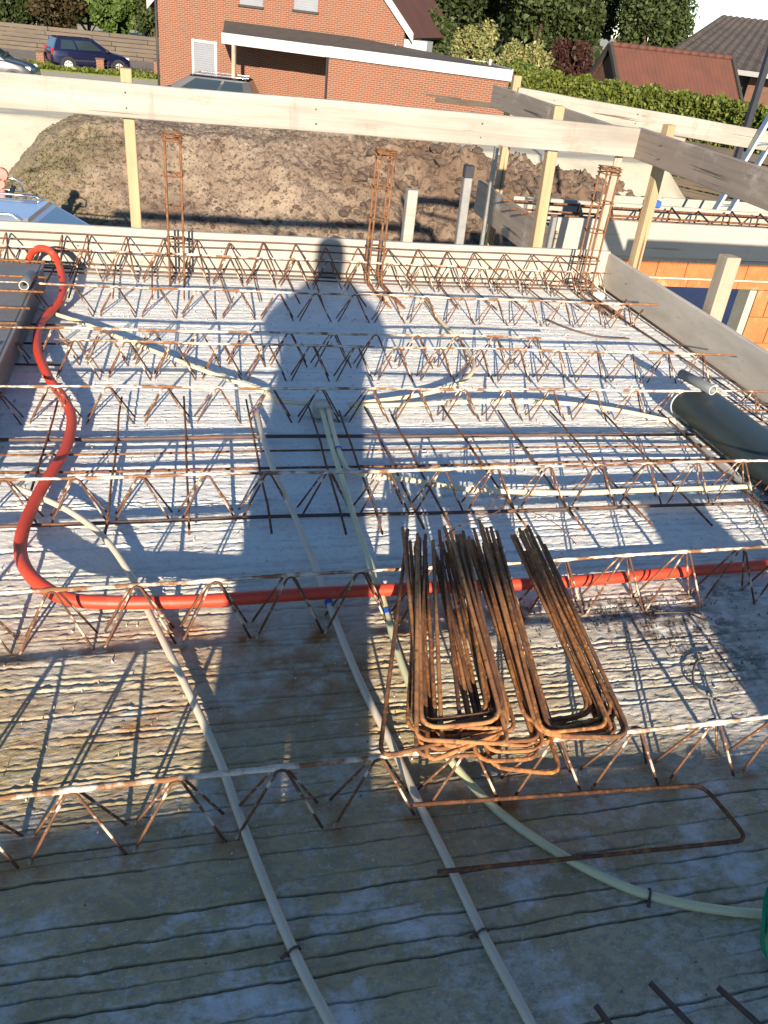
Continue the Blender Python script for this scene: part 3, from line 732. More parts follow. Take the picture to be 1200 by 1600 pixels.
# ---------------------------------------------------------------- beam formwork and block wall of the other wing
def wing():
    t = thing('beam_formwork', 'pale timber beam formwork with rusty stirrups above the orange block wall', 'formwork', (2.74, 6.1, 0))
    def b(name, p0, p1, h, th, m):
        o = board(name, p0, p1, h, th, m, '', parent=t); return o
    b('side_board', (.16, 0, -.045), (4.2, .03, -.045), .275, .03, 'board_white')
    b('side_board', (.05, .70, -.045), (4.4, .72, -.045), .275, .03, 'board_white')
    m = MB(); m.box((2.2, .36, -.06), (4.2, .7, .03)); m.obj('base_board', 'board_pale', t)
    o = board('end_board', (-.02, 1.42, -.065), (-.02, -.42, -.065), .285, .03, 'board_grey', '', parent=t)
    # stirrups and long bars
    st = MB()
    st.tube([(0, .08, .20), (0, .14, .262), (0, .16, .262), (0, .60, .262), (0, .62, .24), (0, .62, -.02)], .008, 6)
    st.tube([(0.02, .08, .20), (0.02, .08, -.03)], .006, 5)
    me = st.mesh('stirrup')
    for i in range(13):
        s = link('stirrup', me, 'rust', t, loc=(.35 + i * .30, 0, -.02 + rng.uniform(-.01, .01)), rot=(0, rng.uniform(-.1, .1), rng.uniform(-.5, -.35)))
    for (yy, zz) in ((.14, .215), (.56, .225), (.36, .2)):
        l = MB(); l.tube([(-.1, yy, zz), (1.5, yy + .02, zz - .012), (4.3, yy, zz)], .010, 6); l.obj('long_bar', 'rust', t)
    # wall of hollow clay blocks under it
    w = thing('block_wall', 'orange hollow clay block wall with a dark window opening under the beam formwork', 'wall', (2.9, 6.16, 0))
    def block(x, z, L, hgt, dep=.24):
        m = MB()
        n = max(2, int(L / .024))
        vs, fs = [], []
        for i in range(n * 2 + 1):
            xx = x + L * i / (2 * n); yy = 0 if i % 2 else .011
            vs += [(xx, yy, z), (xx, yy, z + hgt)]
        for i in range(n * 2): fs.append((2 * i, 2 * i + 2, 2 * i + 3, 2 * i + 1))
        m.add(vs, fs)
        m.box((x + L / 2, dep / 2 + .006, z + hgt / 2), (L, dep, hgt))
        m.obj('block', 'block', w)
    x = -.1
    for L in (.24, .30, .30, .30, .28, .30, .30, .30, .3, .3, .3):
        block(x, -.222, L - .008, .150); x += L
    x = -.05
    for L in (.42, .5, .5, .5, .5, .5):
        block(x, -.300, L - .006, .060); x += L
    m = MB(); m.box((1.4, .135, -.231), (3.0, .23, .016)); m.box((1.4, .135, -.0745), (3.0, .23, .005)); m.obj('mortar_joint', 'mortar', w)
    for r in range(10):
        z = -.545 - r * .245
        for (x0, L) in ((2.10, .14), (2.245, .24), (2.49, .3), (2.795, .3)) if r % 2 == 0 else ((2.10, .24), (2.345, .24), (2.59, .3), (2.895, .2)):
            block(x0, z, L - .006, .238)
        for (x0, L) in ((-.1, .3), (.205, .3), (.51, .28)):
            block(x0, z, L - .006, .238)
    m = MB(); m.box((2.055, .10, -1.55), (.07, .18, 2.48)); m.obj('window_jamb', 'panel', w)
    m = MB(); m.box((.83, .10, -1.55), (.06, .18, 2.48)); m.obj('window_jamb', 'panel', w)
    X = np.linspace(.80, 2.06, 50); Z = np.linspace(-2.6, -.302, 60)
    XX, ZZ = np.meshgrid(X, Z)
    YY = .17 + .03 * (fbm(XX * 2.5 + 4, ZZ * 4 + 9, 33) - .5)
    link('window_film', grid_mesh('window_film', XX, YY, ZZ), 'tarp', w)
    m = MB(); m.box((1.4, .6, -1.5), (1.2, .6, 2.3)); m.obj('room_shade_box', 'dark_room', w)  # solid near-black box stands in for the darkness of the room
    # grey sheet panels leaning behind the beam
    p = thing('sheet_stack', 'grey sheet panels standing behind the beam formwork in the shade', 'panels', (4.7, 8.2, G))
    for i in range(3):
        m = MB(); m.box((i * .75, i * .05, 1.35), (.72, .03, 2.7), .004); m.obj('panel', 'panel', p)
    m = MB(); m.box((-.42, -.02, 1.35), (.05, .06, 2.75)); m.obj('frame_post', 'dark_trim_and_shade', p)
    s = MB(); s.box((0, 0, .02), (.14, .1, .06), .01)
    o = s.obj('blue_clip', 'blue', None); o.location = (4.12, 6.82, .225); tag(o, 'small bright blue block on the rear board of the beam formwork', 'block')
wing()

# ---------------------------------------------------------------- lattice girders
def girder(Y, z, x0, x1, phase, pitch, label, tilt=0.0, m='strut'):
    t = thing('lattice_girder', label, 'lattice girder', (0, Y, 0), 0, 'lattice girders cast in the slab')
    xs = np.arange(x0, x1, .012)
    wav = [Vector((x, .003 * math.sin(x * 3 + Y), z + tilt * x + .002 * math.sin(x * 7 + Y * 3))) for x in xs]
    mb = MB(); mb.tube(wav[::4] + [wav[-1]], .0048, 7); mb.obj('top_chord', 'rust', t)
    # splashed cement lying on the chord: a ragged crust with gaps
    g = random.Random(int(Y * 1000))
    sm = [fv for fv in np.convolve(nrg.random(len(wav) + 8), np.ones(9) / 9, 'valid')]
    sm2 = [fv for fv in np.convolve(nrg.random(len(wav) + 30), np.ones(31) / 31, 'valid')]
    def rf(i, k, a):
        q = (sm[min(i, len(sm) - 1)] - .5) * 2.2 + (sm2[min(i, len(sm2) - 1)] - .5) * 5
        nd = min(abs(((wav[i].x - phase) / pitch + .5) % 1 - .5) * pitch, .05)
        boost = .0022 * max(0, 1 - nd / .03)
        return max(.0015, .0046 + .0026 * q + .0004 + boost + g.uniform(-.0011, .0011))
    c = MB(); c.tube([w + Vector((0, -.0008, .0012)) for w in wav], .005, 7, rfun=rf); c.obj('cement_crust', 'crust', t)
    sh = {}
    for side in (-1, 1):
        s = MB()
        foot = .088
        P = [(-foot - .012, side * .036, -.02), (-.014, side * .007, z - .010), (-.009, side * .006, z - .002), (0, side * .006, z + .001), (.009, side * .006, z - .002), (.014, side * .007, z - .010), (foot + .012, side * .036, -.02)]
        s.tube(P, .0034, 6)
        sh[side] = s.mesh('strut')
        sh[side].materials.append(MT[m])
    k = math.ceil((x0 + .03 - phase) / pitch)
    while phase + k * pitch < x1 - .02:
        for side in (-1, 1):
            o = link('strut', sh[side], None, t, loc=(phase + k * pitch + rng.uniform(-.006, .006), 0, tilt * (phase + k * pitch)), rot=(0, 0, rng.uniform(-.03, .03)))
        k += 1
    return t
girder(1.10, .164, -.95, 1.75, -.035, .203, 'lattice girder nearest the viewer, below the rusty hairpin bars')
girder(1.72, .178, -1.0, 2.15, -.141, .200, 'lattice girder threaded by the red conduit', .012)
girder(2.31, .158, -1.2, 2.6, -.144, .201, 'lattice girder just in front of the mesh of thin cross bars', .004)
girder(3.03, .143, -1.5, 2.76, -.078, .208, 'lattice girder over the junction where the cream pipes meet', -.004)
girder(3.46, .163, -.53, 2.80, -.036, .203, 'nearer of the two overlapping girders in the middle, its right end at the grey board', -.006)
girder(3.62, .158, -1.6, 1.92, .077, .207, 'farther of the two overlapping girders in the middle')
girder(4.26, .148, -1.7, 2.80, -.325, .208, 'lattice girder second from the far white board', -.002)
girder(4.85, .164, -1.6, 2.78, .073, .200, 'lattice girder nearest the far white board, under the tall hairpins', -.004)

# ---------------------------------------------------------------- loose bars on the slab
def bar(name, pts, r, m, label, cat='rebar', group=None, n=7):
    mb = MB(); mb.tube(pts, r, n)
    return tag(mb.obj(name, m), label, cat, group)
for i_, (xa, ya, xb, yb) in enumerate(((-.49, 3.12, -.50, 2.30), (-.25, 3.16, -.25, 2.15), (0, 3.17, 0, 2.15), (.25, 3.14, .26, 2.14), (.51, 3.06, .50, 2.12), (.63, 3.03, .62, 2.11), (.75, 3.06, .765, 2.13), (.85, 2.99, .86, 2.08), (1.10, 3.09, 1.13, 2.08), (1.34, 3.02, 1.33, 2.08), (1.59, 3.02, 1.60, 2.09), (1.85, 3.0, 1.84, 2.08), (2.14, 3.02, 2.11, 2.09))):
    L = [Vector((xa, ya, .040)).lerp(Vector((xb, yb, .036)), i / 6) + Vector((rng.uniform(-.003, .003), 0, rng.uniform(-.002, .002))) for i in range(7)]
    bar('cross_bar', L, .0042, 'rust', ORD[i_] + ' from the left of the thin rusty bars crossing the plank joint', 'rebar', 'thin cross bars over the plank joint')
for (yy, r, m, lab) in ((2.815, .0075, 'dark_steel', 'thick dark ribbed bar along the plank joint, farthest of its row'), (2.70, .0042, 'rust', 'thin reddish bar along the plank joint, next to the thick dark bar'), (2.572, .0048, 'rust', 'thin dark bar along the plank joint beside the third girder'), (2.24, .0065, 'dark_steel', 'dark ribbed bar in front of the thin cross bars')):
    P = [Vector((x, yy + .004 * math.sin(x * 2.3 + yy * 9) - .006 * x, .031 + .002 * math.sin(x * 5))) for x in np.linspace(-1.3, 2.2, 30)]
    bar('long_bar', P, r, m, lab)
# ribs of the thick bars
for (yy, x0, x1) in ((2.815, -1.0, 2.1), (2.24, -.8, 1.9)):
    pass
# edge bars along the far and right formwork
for i_, (yy, zz, r) in enumerate(((5.035, .205, .005), (5.02, .165, .005), (5.045, .100, .004), (5.03, .035, .006), (4.985, .018, .006), (4.93, .012, .005))):
    P = [Vector((x, yy + .004 * math.sin(x * 3 + zz * 40), zz + .003 * math.sin(x * 4 + yy))) for x in np.linspace(-1.5, 2.74, 24)]
    bar('edge_bar', P, r, 'dark_steel', ORD[i_] + ' from the top of the long dark bars along the far white board', 'rebar', 'edge bars along the far board')
bar('edge_bar', [(2.775, 4.98, .03), (2.785, 3.9, .028), (2.77, 2.2, .03)], .008, 'dark_steel', 'dark bar lying along the foot of the right formwork board')
bar('edge_bar', [(2.60, 4.70, .02), (2.68, 4.0, .012), (2.72, 3.2, .02)], .005, 'dark_steel', 'thinner dark bar just left of the bar along the right board')
bar('bent_bar', spline([(2.10, 4.27, .03), (2.2, 4.14, .02), (2.34, 4.05, .012), (2.52, 4.03, .012)], 5), .0055, 'dark_steel', 'short dark bent bar lying near the right end of the second farthest girder')
for (a, b2, lab) in (((2.60, 4.37, .02), (2.69, 4.45, .11), 'short rusty bar end leaning up by the right board, upper one'), ((2.62, 4.22, .02), (2.74, 4.32, .09), 'short rusty bar end leaning up by the right board, lower one')):
    bar('bar_end', [a, b2], .005, 'rust', lab)
# mesh piece in the right corner beside the dark duct
for i, (xx) in enumerate((2.42, 2.52, 2.62, 2.72)):
    bar('corner_bar', [(xx - .03, 3.15, .05), (xx + .02, 2.2, .05)], .004, 'rust', ORD[i] + ' from the left of the lengthwise bars in the small mesh beside the dark duct', 'rebar', 'small mesh beside the dark duct')
for i, yy in enumerate((2.98, 2.86, 2.72, 2.60)):
    bar('corner_bar', [(2.35, yy, .058), (2.83, yy, .058)], .004 + .002 * (i == 3), 'rust' if i != 2 else 'rust_bright', ORD[i] + ' from the back of the crosswise bars in the small mesh beside the dark duct', 'rebar', 'small mesh beside the dark duct')
# bars at the lower right corner
for i_, (x0, y0, x1, y1) in enumerate(((.68, .612, .715, .50), (.80, .632, .87, .48), (.925, .603, .995, .47))):
    bar('bar_stub', [(x0, y0, .028), (x1, y1, .03)], .0058, 'dark_steel', ORD[i_] + ' from the left of the three dark bar ends at the lower right edge', 'rebar', 'bar ends at the lower right')

# hairpins along the far edge
def hairpin(lean):
    mb = MB()
    P = [(-.055, -.58, .028), (-.062, -.30, .028), (-.066, -.02, .030), (-.064, 0, .045), (-.008, .008, .19), (0, .004, .203), (.004, -.012, .200), (.03, -.26, .165), (.05, -.44, .14)]
    mb.tube(P, .0045, 6)
    return mb.mesh('hairpin')
HP = hairpin(0)
HP.materials.append(MT['rust'])
for i, x in enumerate(D['hairpin_x']):
    o = link('hairpin_bar', HP, None, None, loc=(x, 5.0 + rng.uniform(-.01, .01), rng.uniform(-.004, .012)), rot=(0, rng.uniform(-.06, .06), rng.uniform(-.08, .06)))
    tag(o, ORD[i] + ' hairpin bar from the left standing against the far white board', 'rebar', 'hairpin bars along the far board')

# ---------------------------------------------------------------- starter bar cages
def cage(loc, lean, bend, label, wx=.082, wy=.10, top=.80, ties=(.785, .80, .765, .60, .425, .25, .10)):
    t = thing('starter_cage', label, 'rebar cage', loc, 0, 'column starter cages')
    lx, ly = lean
    for sx in (-1, 1):
        for sy in (-1, 1):
            P = []
            if bend:
                bx, by = bend
                P += [(sx * wx / 2 + bx, sy * wy / 2 + by, .015), (sx * wx / 2 + bx * .5, sy * wy / 2 + by * .5, .02), (sx * wx / 2 + bx * .08, sy * wy / 2 + by * .08, .035)]
            else: P += [(sx * wx / 2, sy * wy / 2, -.01)]
            P += [(sx * wx / 2 + lx * z, sy * wy / 2 + ly * z, z) for z in (.09, .4, top)]
            m = MB(); m.tube(P, .0065, 7); m.obj('upright_bar', 'rust_brown', t)
    for z in ties:
        m = MB(); a, b2 = wx / 2 + .009, wy / 2 + .009
        q = rng.uniform(-.006, .006)
        m.tube([(a + lx * z, -b2 * .2 + ly * z, z + q), (a + lx * z, -b2 + ly * z, z), (-a + lx * z, -b2 + ly * z, z + q), (-a + lx * z, b2 + ly * z, z), (a + lx * z, b2 + ly * z, z + q), (a + lx * z, -b2 * .6 + ly * z, z + .006), (a * .2, -b2 * .3 + ly * z, z + .008)], .004, 6)
        m.obj('stirrup', 'rust_brown', t)
    return t
cage((-.018, 4.84, 0), (-.0, -.0), None, 'upright rusty starter cage at left, seen edge on', ties=(.785, .80, .77, .60, .425, .25))
cage((1.16, 4.86, 0), (.012, .01), (.07, -.36), 'leaning rusty starter cage in the middle with feet bent along the slab')
cage((2.575, 4.84, 0), (.012, .01), (.05, -.42), 'rusty starter cage in the far right corner of the slab')
m = MB()
vs = []
m.box((2.68, 4.80, .022), (.09, .06, .04), .015); o = m.obj('foam_lump', 'styro'); tag(o, 'white lump of foam by the corner starter cage', 'foam')

# ---------------------------------------------------------------- conduits
def pipe(name, pts, r, m, label, cat='pipe', seg=7, n=12):
    path = spline(pts, seg)
    mb = MB(); mb.tube(path, r, n)
    o = mb.obj(name, m); tag(o, label, cat)
    return o, path
def sleeve(path, frac, r, m, parent, name='coupling', L=.022):
    p, d = at_len(path, frac)
    mb = MB(); mb.tube([p - d * L, p - d * L * .9, p + d * L * .9, p + d * L], r, 12); return mb.obj(name, m, parent)
r0 = .0098
o, p = pipe('cream_pipe', D['pipe_far_left'], r0, 'pipe_cream', 'cream pipe running from the left duct under the middle girders to the pipe junction'); sleeve(p, .16, r0 + .002, 'pipe_cream', o); sleeve(p, .55, r0 + .0016, 'blue', o, 'coupling', .006)
o, p = pipe('cream_pipe', D['pipe_loop'], r0, 'pipe_cream', 'cream pipe curving round from the far board back to the pipe junction'); sleeve(p, .50, r0 + .002, 'blue', o, 'coupling', .010)
o, p = pipe('cream_pipe', D['pipe_right'], r0, 'pipe_cream', 'cream pipe running right from the junction to the end of the dark duct')
o, p = pipe('cream_pipe', D['pipe_twin_long'], r0, 'pipe_green', 'greenish cream pipe running from the junction under the hairpin pile to the lower right'); sleeve(p, .42, r0 + .0022, 'pipe_green', o, 'coupling', .03); sleeve(p, .497, r0 + .002, 'blue', o, 'coupling', .010)
q, dd = at_len(p, .862)
def tie(parent, path, frac, m='black', name='cable_tie'):
    q, dd = at_len(path, frac)
    s = dd.cross(Vector((0, 0, 1))).normalized()
    mb = MB()
    ring = [q + (s * math.cos(a) + Vector((0, 0, 1)) * math.sin(a)) * (r0 + .003) for a in np.linspace(0, 2 * math.pi, 13)]
    mb.tube(ring, .0026, 5)
    e = q + s * (r0 + .004)
    mb.tube([e + Vector((0, 0, .004)), e + s * .012 - Vector((0, 0, .004))], .004, 5)
    mb.obj(name, m, parent)
tie(o, p, .905, 'dark_steel', 'tie_wire')
o, p = pipe('cream_pipe', D['pipe_twin_short'], r0, 'pipe_cream', 'cream pipe beside the greenish one, turning right toward the dark duct'); tie(o, p, .165, 'blue')
o, p = pipe('cream_pipe', D['pipe_middle'], r0, 'pipe_grey', 'greyed cream pipe down the middle, passing left of the hairpin pile'); sleeve(p, .01, r0 + .002, 'blue', o, 'coupling', .012); sleeve(p, .525, r0 + .002, 'blue', o, 'coupling', .009); tie(o, p, .925, 'dark_steel', 'tie_wire')
o, p = pipe('cream_pipe', D['pipe_left'], r0, 'pipe_grey', 'cream pipe crossing under the red conduit and running down the left of the slab'); tie(o, p, .925, 'dark_steel', 'tie_wire')
o, p = pipe('red_conduit', D['red'], .0190, 'red', 'thick red conduit looping down the left and across behind the hairpin pile', 'conduit', 8, 14)
for f in (.12, .2, .27, .36, .44, .52, .60):
    pass
# junction block where pipes meet
m = MB(); m.box((.562, 3.055, .035), (.075, .065, .075), .012); m.box((.562, 3.03, .066), (.06, .03, .03), .01)
o = m.obj('junction_box', 'mortar'); tag(o, 'cement splashed junction box where the cream pipes meet under a girder', 'junction box')

# ducts
def duct_oval():
    t = thing('oval_duct', 'dark oval ventilation duct at the right with a pale rimmed end', 'duct', (2.33, 3.02, 0), R(0))
    a, h = .130, .125
    def ring(y, s=1.0, inset=0):
        P = []
        rr = h / 2 - inset
        for k in range(24):
            an = 2 * math.pi * k / 24
            cx = (a - h / 2) * (1 if math.cos(an) > 0 else -1)
            P.append((cx + rr * math.cos(an), y, h / 2 + .012 + rr * math.sin(an)))
        return P
    m = MB()
    ys = np.linspace(0, -1.5, 30)
    vs = []; fs = []
    for j, y in enumerate(ys):
        vs += [(x + .10 * (y * y * .12), yy, z) for x, yy, z in ring(y)]
    n = 24
    for j in range(len(ys) - 1):
        for k in range(n): fs.append((j * n + k, j * n + (k + 1) % n, (j + 1) * n + (k + 1) % n, (j + 1) * n + k))
    m.add(vs, fs, True)
    m.obj('duct_shell', 'duct', t)
    m = MB(); m.add(ring(.002), [tuple(range(24))]); m.obj('end_plate', 'duct', t)
    m = MB(); m.tube([Vector(p) + Vector((0, .004, 0)) for p in ring(0)] + [Vector(ring(0)[0]) + Vector((0, .004, 0))], .0045, 6, cap=False); m.obj('end_rim', 'lip', t)
    m = MB(); m.box((-.145, -.6, .012), (.02, 1.1, .014)); m.obj('side_strip', 'lip', t)
    return t
duct_oval()
def hollow(name, p0, p1, ro, ri, m, label):
    p0, p1 = Vector(p0), Vector(p1); d = (p1 - p0).normalized(); u = d.orthogonal().normalized(); w = d.cross(u)
    n = 20; vs = []
    for (p, r) in ((p1, ri), (p0, ri), (p0, ro), (p1, ro)):
        vs += [p + (u * math.cos(2 * math.pi * k / n) + w * math.sin(2 * math.pi * k / n)) * r for k in range(n)]
    fs = [(j * n + k, j * n + (k + 1) % n, ((j + 1) % 4) * n + (k + 1) % n, ((j + 1) % 4) * n + k) for j in range(4) for k in range(n)]
    mb = MB(); mb.add(vs, fs, True)
    o = mb.obj(name, m); tag(o, label, 'pipe stub')
    rim = MB(); rim.tube([p0 - d * .002 + (u * math.cos(2 * math.pi * k / n) + w * math.sin(2 * math.pi * k / n)) * (ro + ri) / 2 for k in range(n + 1)], (ro - ri) / 2 + .0008, 6, cap=False); rim.obj('rim', 'lip', o)
    return o
hollow('pipe_stub', (2.335, 2.95, .175), (2.30, 3.16, .165), .023, .019, 'pvc_grey', 'grey round pipe stub resting on the end of the dark oval duct')
hollow('pipe_stub', (-.735, 4.12, .185), (-.73, 4.33, .175), .023, .019, 'pvc_grey', 'grey round pipe stub resting on the flat duct at the left')
def duct_flat():
    t = thing('flat_duct', 'grey flat rectangular duct along the left edge of the slab under rusty bars', 'duct', (-.93, 3.5, 0))
    m = MB(); m.box((0, .0, .085), (.44, 2.2, .14), .012); m.obj('duct_shell', 'duct2', t)
    m = MB(); m.box((.222, 0, .150), (.012, 2.2, .012)); m.obj('seam', 'duct2', t)
duct_flat()
for i, (yy, xr) in enumerate(((4.86, -.72), (4.60, -.70), (4.33, -.66), (4.10, -.645), (3.86, -.675), (3.66, -.70), (3.42, -.735))):
    bar('cross_bar', [(-1.35, yy, .170), (xr, yy - .01, .166)], .0055, 'rust_bright', ORD[i] + ' from the far end of the rusty bars lying across the flat left duct', 'rebar', 'bars across the flat duct')
for i_, yy in enumerate((4.05, 3.80, 3.55, 3.32)):
    bar('cross_bar', [(-.73, yy, .018), (-.52, yy - .005, .018)], .005, 'dark_steel', ORD[i_] + ' from the far end of the short dark bar ends beside the flat left duct', 'rebar', 'bar ends beside the flat duct')

# ---------------------------------------------------------------- pile of U-shaped bars
def ubar(BL, BR, FL, FR, r=.0051, rad=.034):
    BL, BR, FL, FR = map(Vector, (BL, BR, FL, FR))
    dl = (FL - BL).normalized(); dr = (FR - BR).normalized(); db = (BR - BL).normalized()
    P = [FL, FL.lerp(BL, .5), BL + dl * rad]
    for t in (.25, .5, .75):
        P.append((BL + dl * rad) * (1 - t) ** 2 + BL * 2 * t * (1 - t) + (BL + db * rad) * t * t)
    P += [BL + db * rad, BR - db * rad]
    for t in (.25, .5, .75):
        P.append((BR - db * rad) * (1 - t) ** 2 + BR * 2 * t * (1 - t) + (BR + dr * rad) * t * t)
    P += [BR + dr * rad, BR.lerp(FR, .5), FR]
    mb = MB(); mb.tube(P, r, 8)
    return mb
g = random.Random(3)
j = lambda s: g.uniform(-s, s)
def pile(n, BLc, BRc, FLc, FRc, label, group, spread):
    for i in range(n):
        lay = i // 4; col = i % 4
        dz = .012 * lay + .004 * (col % 2)
        off = (col - 1.5) * .0125
        L = j(.04)
        BL = (BLc[0] + off + j(.012), BLc[1] + L + j(.022), BLc[2] + dz + j(.004))
        BR = (BRc[0] + off + j(.013), BRc[1] + L + j(.028), BRc[2] + dz + j(.008))
        FL = (FLc[0] + off * 1.1 + j(spread), FLc[1] + L + j(.06), FLc[2] + .024 + dz * 1.3 + j(.012))
        FR = (FRc[0] + off * 1.1 + j(spread), FRc[1] + L + j(.06), FRc[2] + .024 + dz * 1.3 + j(.012))
        tag(ubar(BL, BR, FL, FR, rad=.034 * g.uniform(.8, 1.5)).obj('u_bar', ('rust_bright', 'rust_brown', 'rust_bright', 'rust_tan')[g.randrange(4)]), label, 'rebar', group)
pile(19, (.465, 1.105, .178), (.650, 1.115, .178), (.618, 1.78, .180), (.735, 1.77, .180), 'rusty U-shaped bar in the left bundle of the pile resting on two girders', 'left bundle of U bars', .024)
pile(15, (.73, 1.085, .180), (.900, 1.085, .180), (.845, 1.82, .182), (.955, 1.78, .182), 'rusty U-shaped bar in the right bundle of the pile resting on two girders', 'right bundle of U bars', .017)
pile(6, (.60, 1.06, .176), (.735, 1.045, .176), (.69, 1.74, .18), (.82, 1.77, .18), 'rusty U-shaped bar lying askew between the two bundles of the pile', 'stray U bars between the bundles', .02)
tag(ubar((.365, 1.075, .195), (.545, 1.085, .215), (.612, 1.84, .235), (.70, 1.82, .24)).obj('u_bar', 'rust'), 'rusty U-shaped bar sticking out left of the pile', 'rebar')
tag(ubar((1.155, 1.03, .030), (1.19, .885, .016), (.455, 1.07, .034), (.465, .905, .036), .0050, .035).obj('u_bar', 'rust'), 'single rusty U-shaped bar lying alone on the slab near the viewer', 'rebar')
bar('tie_wire', spline([(.677, 1.762, .22), (.726, 1.807, .24), (.79, 1.855, .24), (.874, 1.895, .235), (.945, 1.948, .23), (.993, 2.042, .21), (.963, 2.051, .2), (.948, 2.053, .16)], 6), .0018, 'rust', 'thin bent tie wire looping over the top of the hairpin pile', 'wire')
bar('tie_wire', spline([(.973, 1.985, .2), (1.05, 1.962, .2), (1.106, 1.885, .2), (1.158, 1.835, .16)], 6), .0016, 'rust', 'thin tie wire curling off the right of the hairpin pile', 'wire')
bar('twig', spline([(1.464, 1.436, .02), (1.41, 1.447, .015), (1.353, 1.396, .02), (1.324, 1.325, .02), (1.375, 1.291, .012)], 6), .0032, 'twig', 'forked dry twig on the slab in the shade at the right', 'twig')
bar('twig', spline([(1.53, 1.60, .016), (1.48, 1.65, .012), (1.38, 1.66, .012)], 6), .002, 'twig', 'thin pale twig on the soil smear behind the red conduit', 'twig')
# soil crumbs under the red conduit
cr_ = MB(); g2 = random.Random(9)
for i in range(520):
    if i % 3: cx, cy = g2.gauss(1.30, .22), g2.gauss(1.68, .06)
    else: cx, cy = g2.gauss(1.42, .10), g2.gauss(1.52, .08)
    if not (.3 < cy < 2.5): continue
    s = g2.uniform(.002, .006)
    c = Vector((cx, cy, .004))
    vs = [c + Vector((g2.uniform(-1, 1) * s, g2.uniform(-1, 1) * s * .8, -.003)) for _ in range(3)] + [c + Vector((g2.uniform(-.4, .4) * s, 0, s))]
    cr_.add(vs, [(0, 1, 2), (0, 1, 3), (1, 2, 3), (2, 0, 3)])
for i in range(900):
    cx, cy = g2.uniform(-.5, 2.2), g2.uniform(.45, 3.2)
    s = g2.uniform(.0015, .0035); c = Vector((cx, cy, .003))
    vs = [c + Vector((g2.uniform(-1, 1) * s, g2.uniform(-1, 1) * s * .8, -.003)) for _ in range(3)] + [c + Vector((0, 0, s * 1.3))]
    if i % 4 == 0: cr_.add(vs, [(0, 1, 2), (0, 1, 3), (1, 2, 3), (2, 0, 3)])
o = cr_.obj('soil_crumbs', 'clod'); o['kind'] = 'stuff'

ch_ = MB(); g3 = random.Random(21)
for i in range(1500):
    cx, cy = g3.uniform(-.9, 2.4), g3.uniform(.5, 4.9)
    s_ = g3.uniform(.002, .005) * (1 + .2 * cy); c = Vector((cx, cy, .003))
    vs = [c + Vector((g3.uniform(-1, 1) * s_, g3.uniform(-1, 1) * s_ * .8, -.003)) for _ in range(3)] + [c + Vector((g3.uniform(-.5, .5) * s_, 0, s_ * 1.1))]
    ch_.add(vs, [(0, 1, 2), (0, 1, 3), (1, 2, 3), (2, 0, 3)])
o = ch_.obj('concrete_chips', 'mortar'); o['kind'] = 'stuff'

def net():
    g = random.Random(12)
    t = thing('net_bundle', 'crumpled green plastic net at the lower right edge of the picture', 'net', (1.135, .64, 0))
    for k in range(11):
        off = g.uniform(-.05, .05); r = g.uniform(.055, .085); w = g.choice((.006, .008, .016, .03)); tw = g.uniform(-.4, .4)
        m = MB(); vs = []; fs = []
        for i in range(15):
            t_ = math.pi * i / 14
            p = Vector((-r * math.sin(t_) + .012 * math.sin(k * 2.1), .075 * math.cos(t_) + off * .5 + .01 * math.sin(t_ * 3 + k), .062 + .055 * math.cos(t_ + tw) + .006 * math.sin(5 * t_ + k)))
            vs += [p, p + Vector((w * .9, w * .3 * math.sin(t_ * 2 + k), w * .45))]
        for i in range(14): fs.append((2 * i, 2 * i + 2, 2 * i + 3, 2 * i + 1))
        m.add(vs, fs, True); m.obj('net_strip', 'net', t)
net()

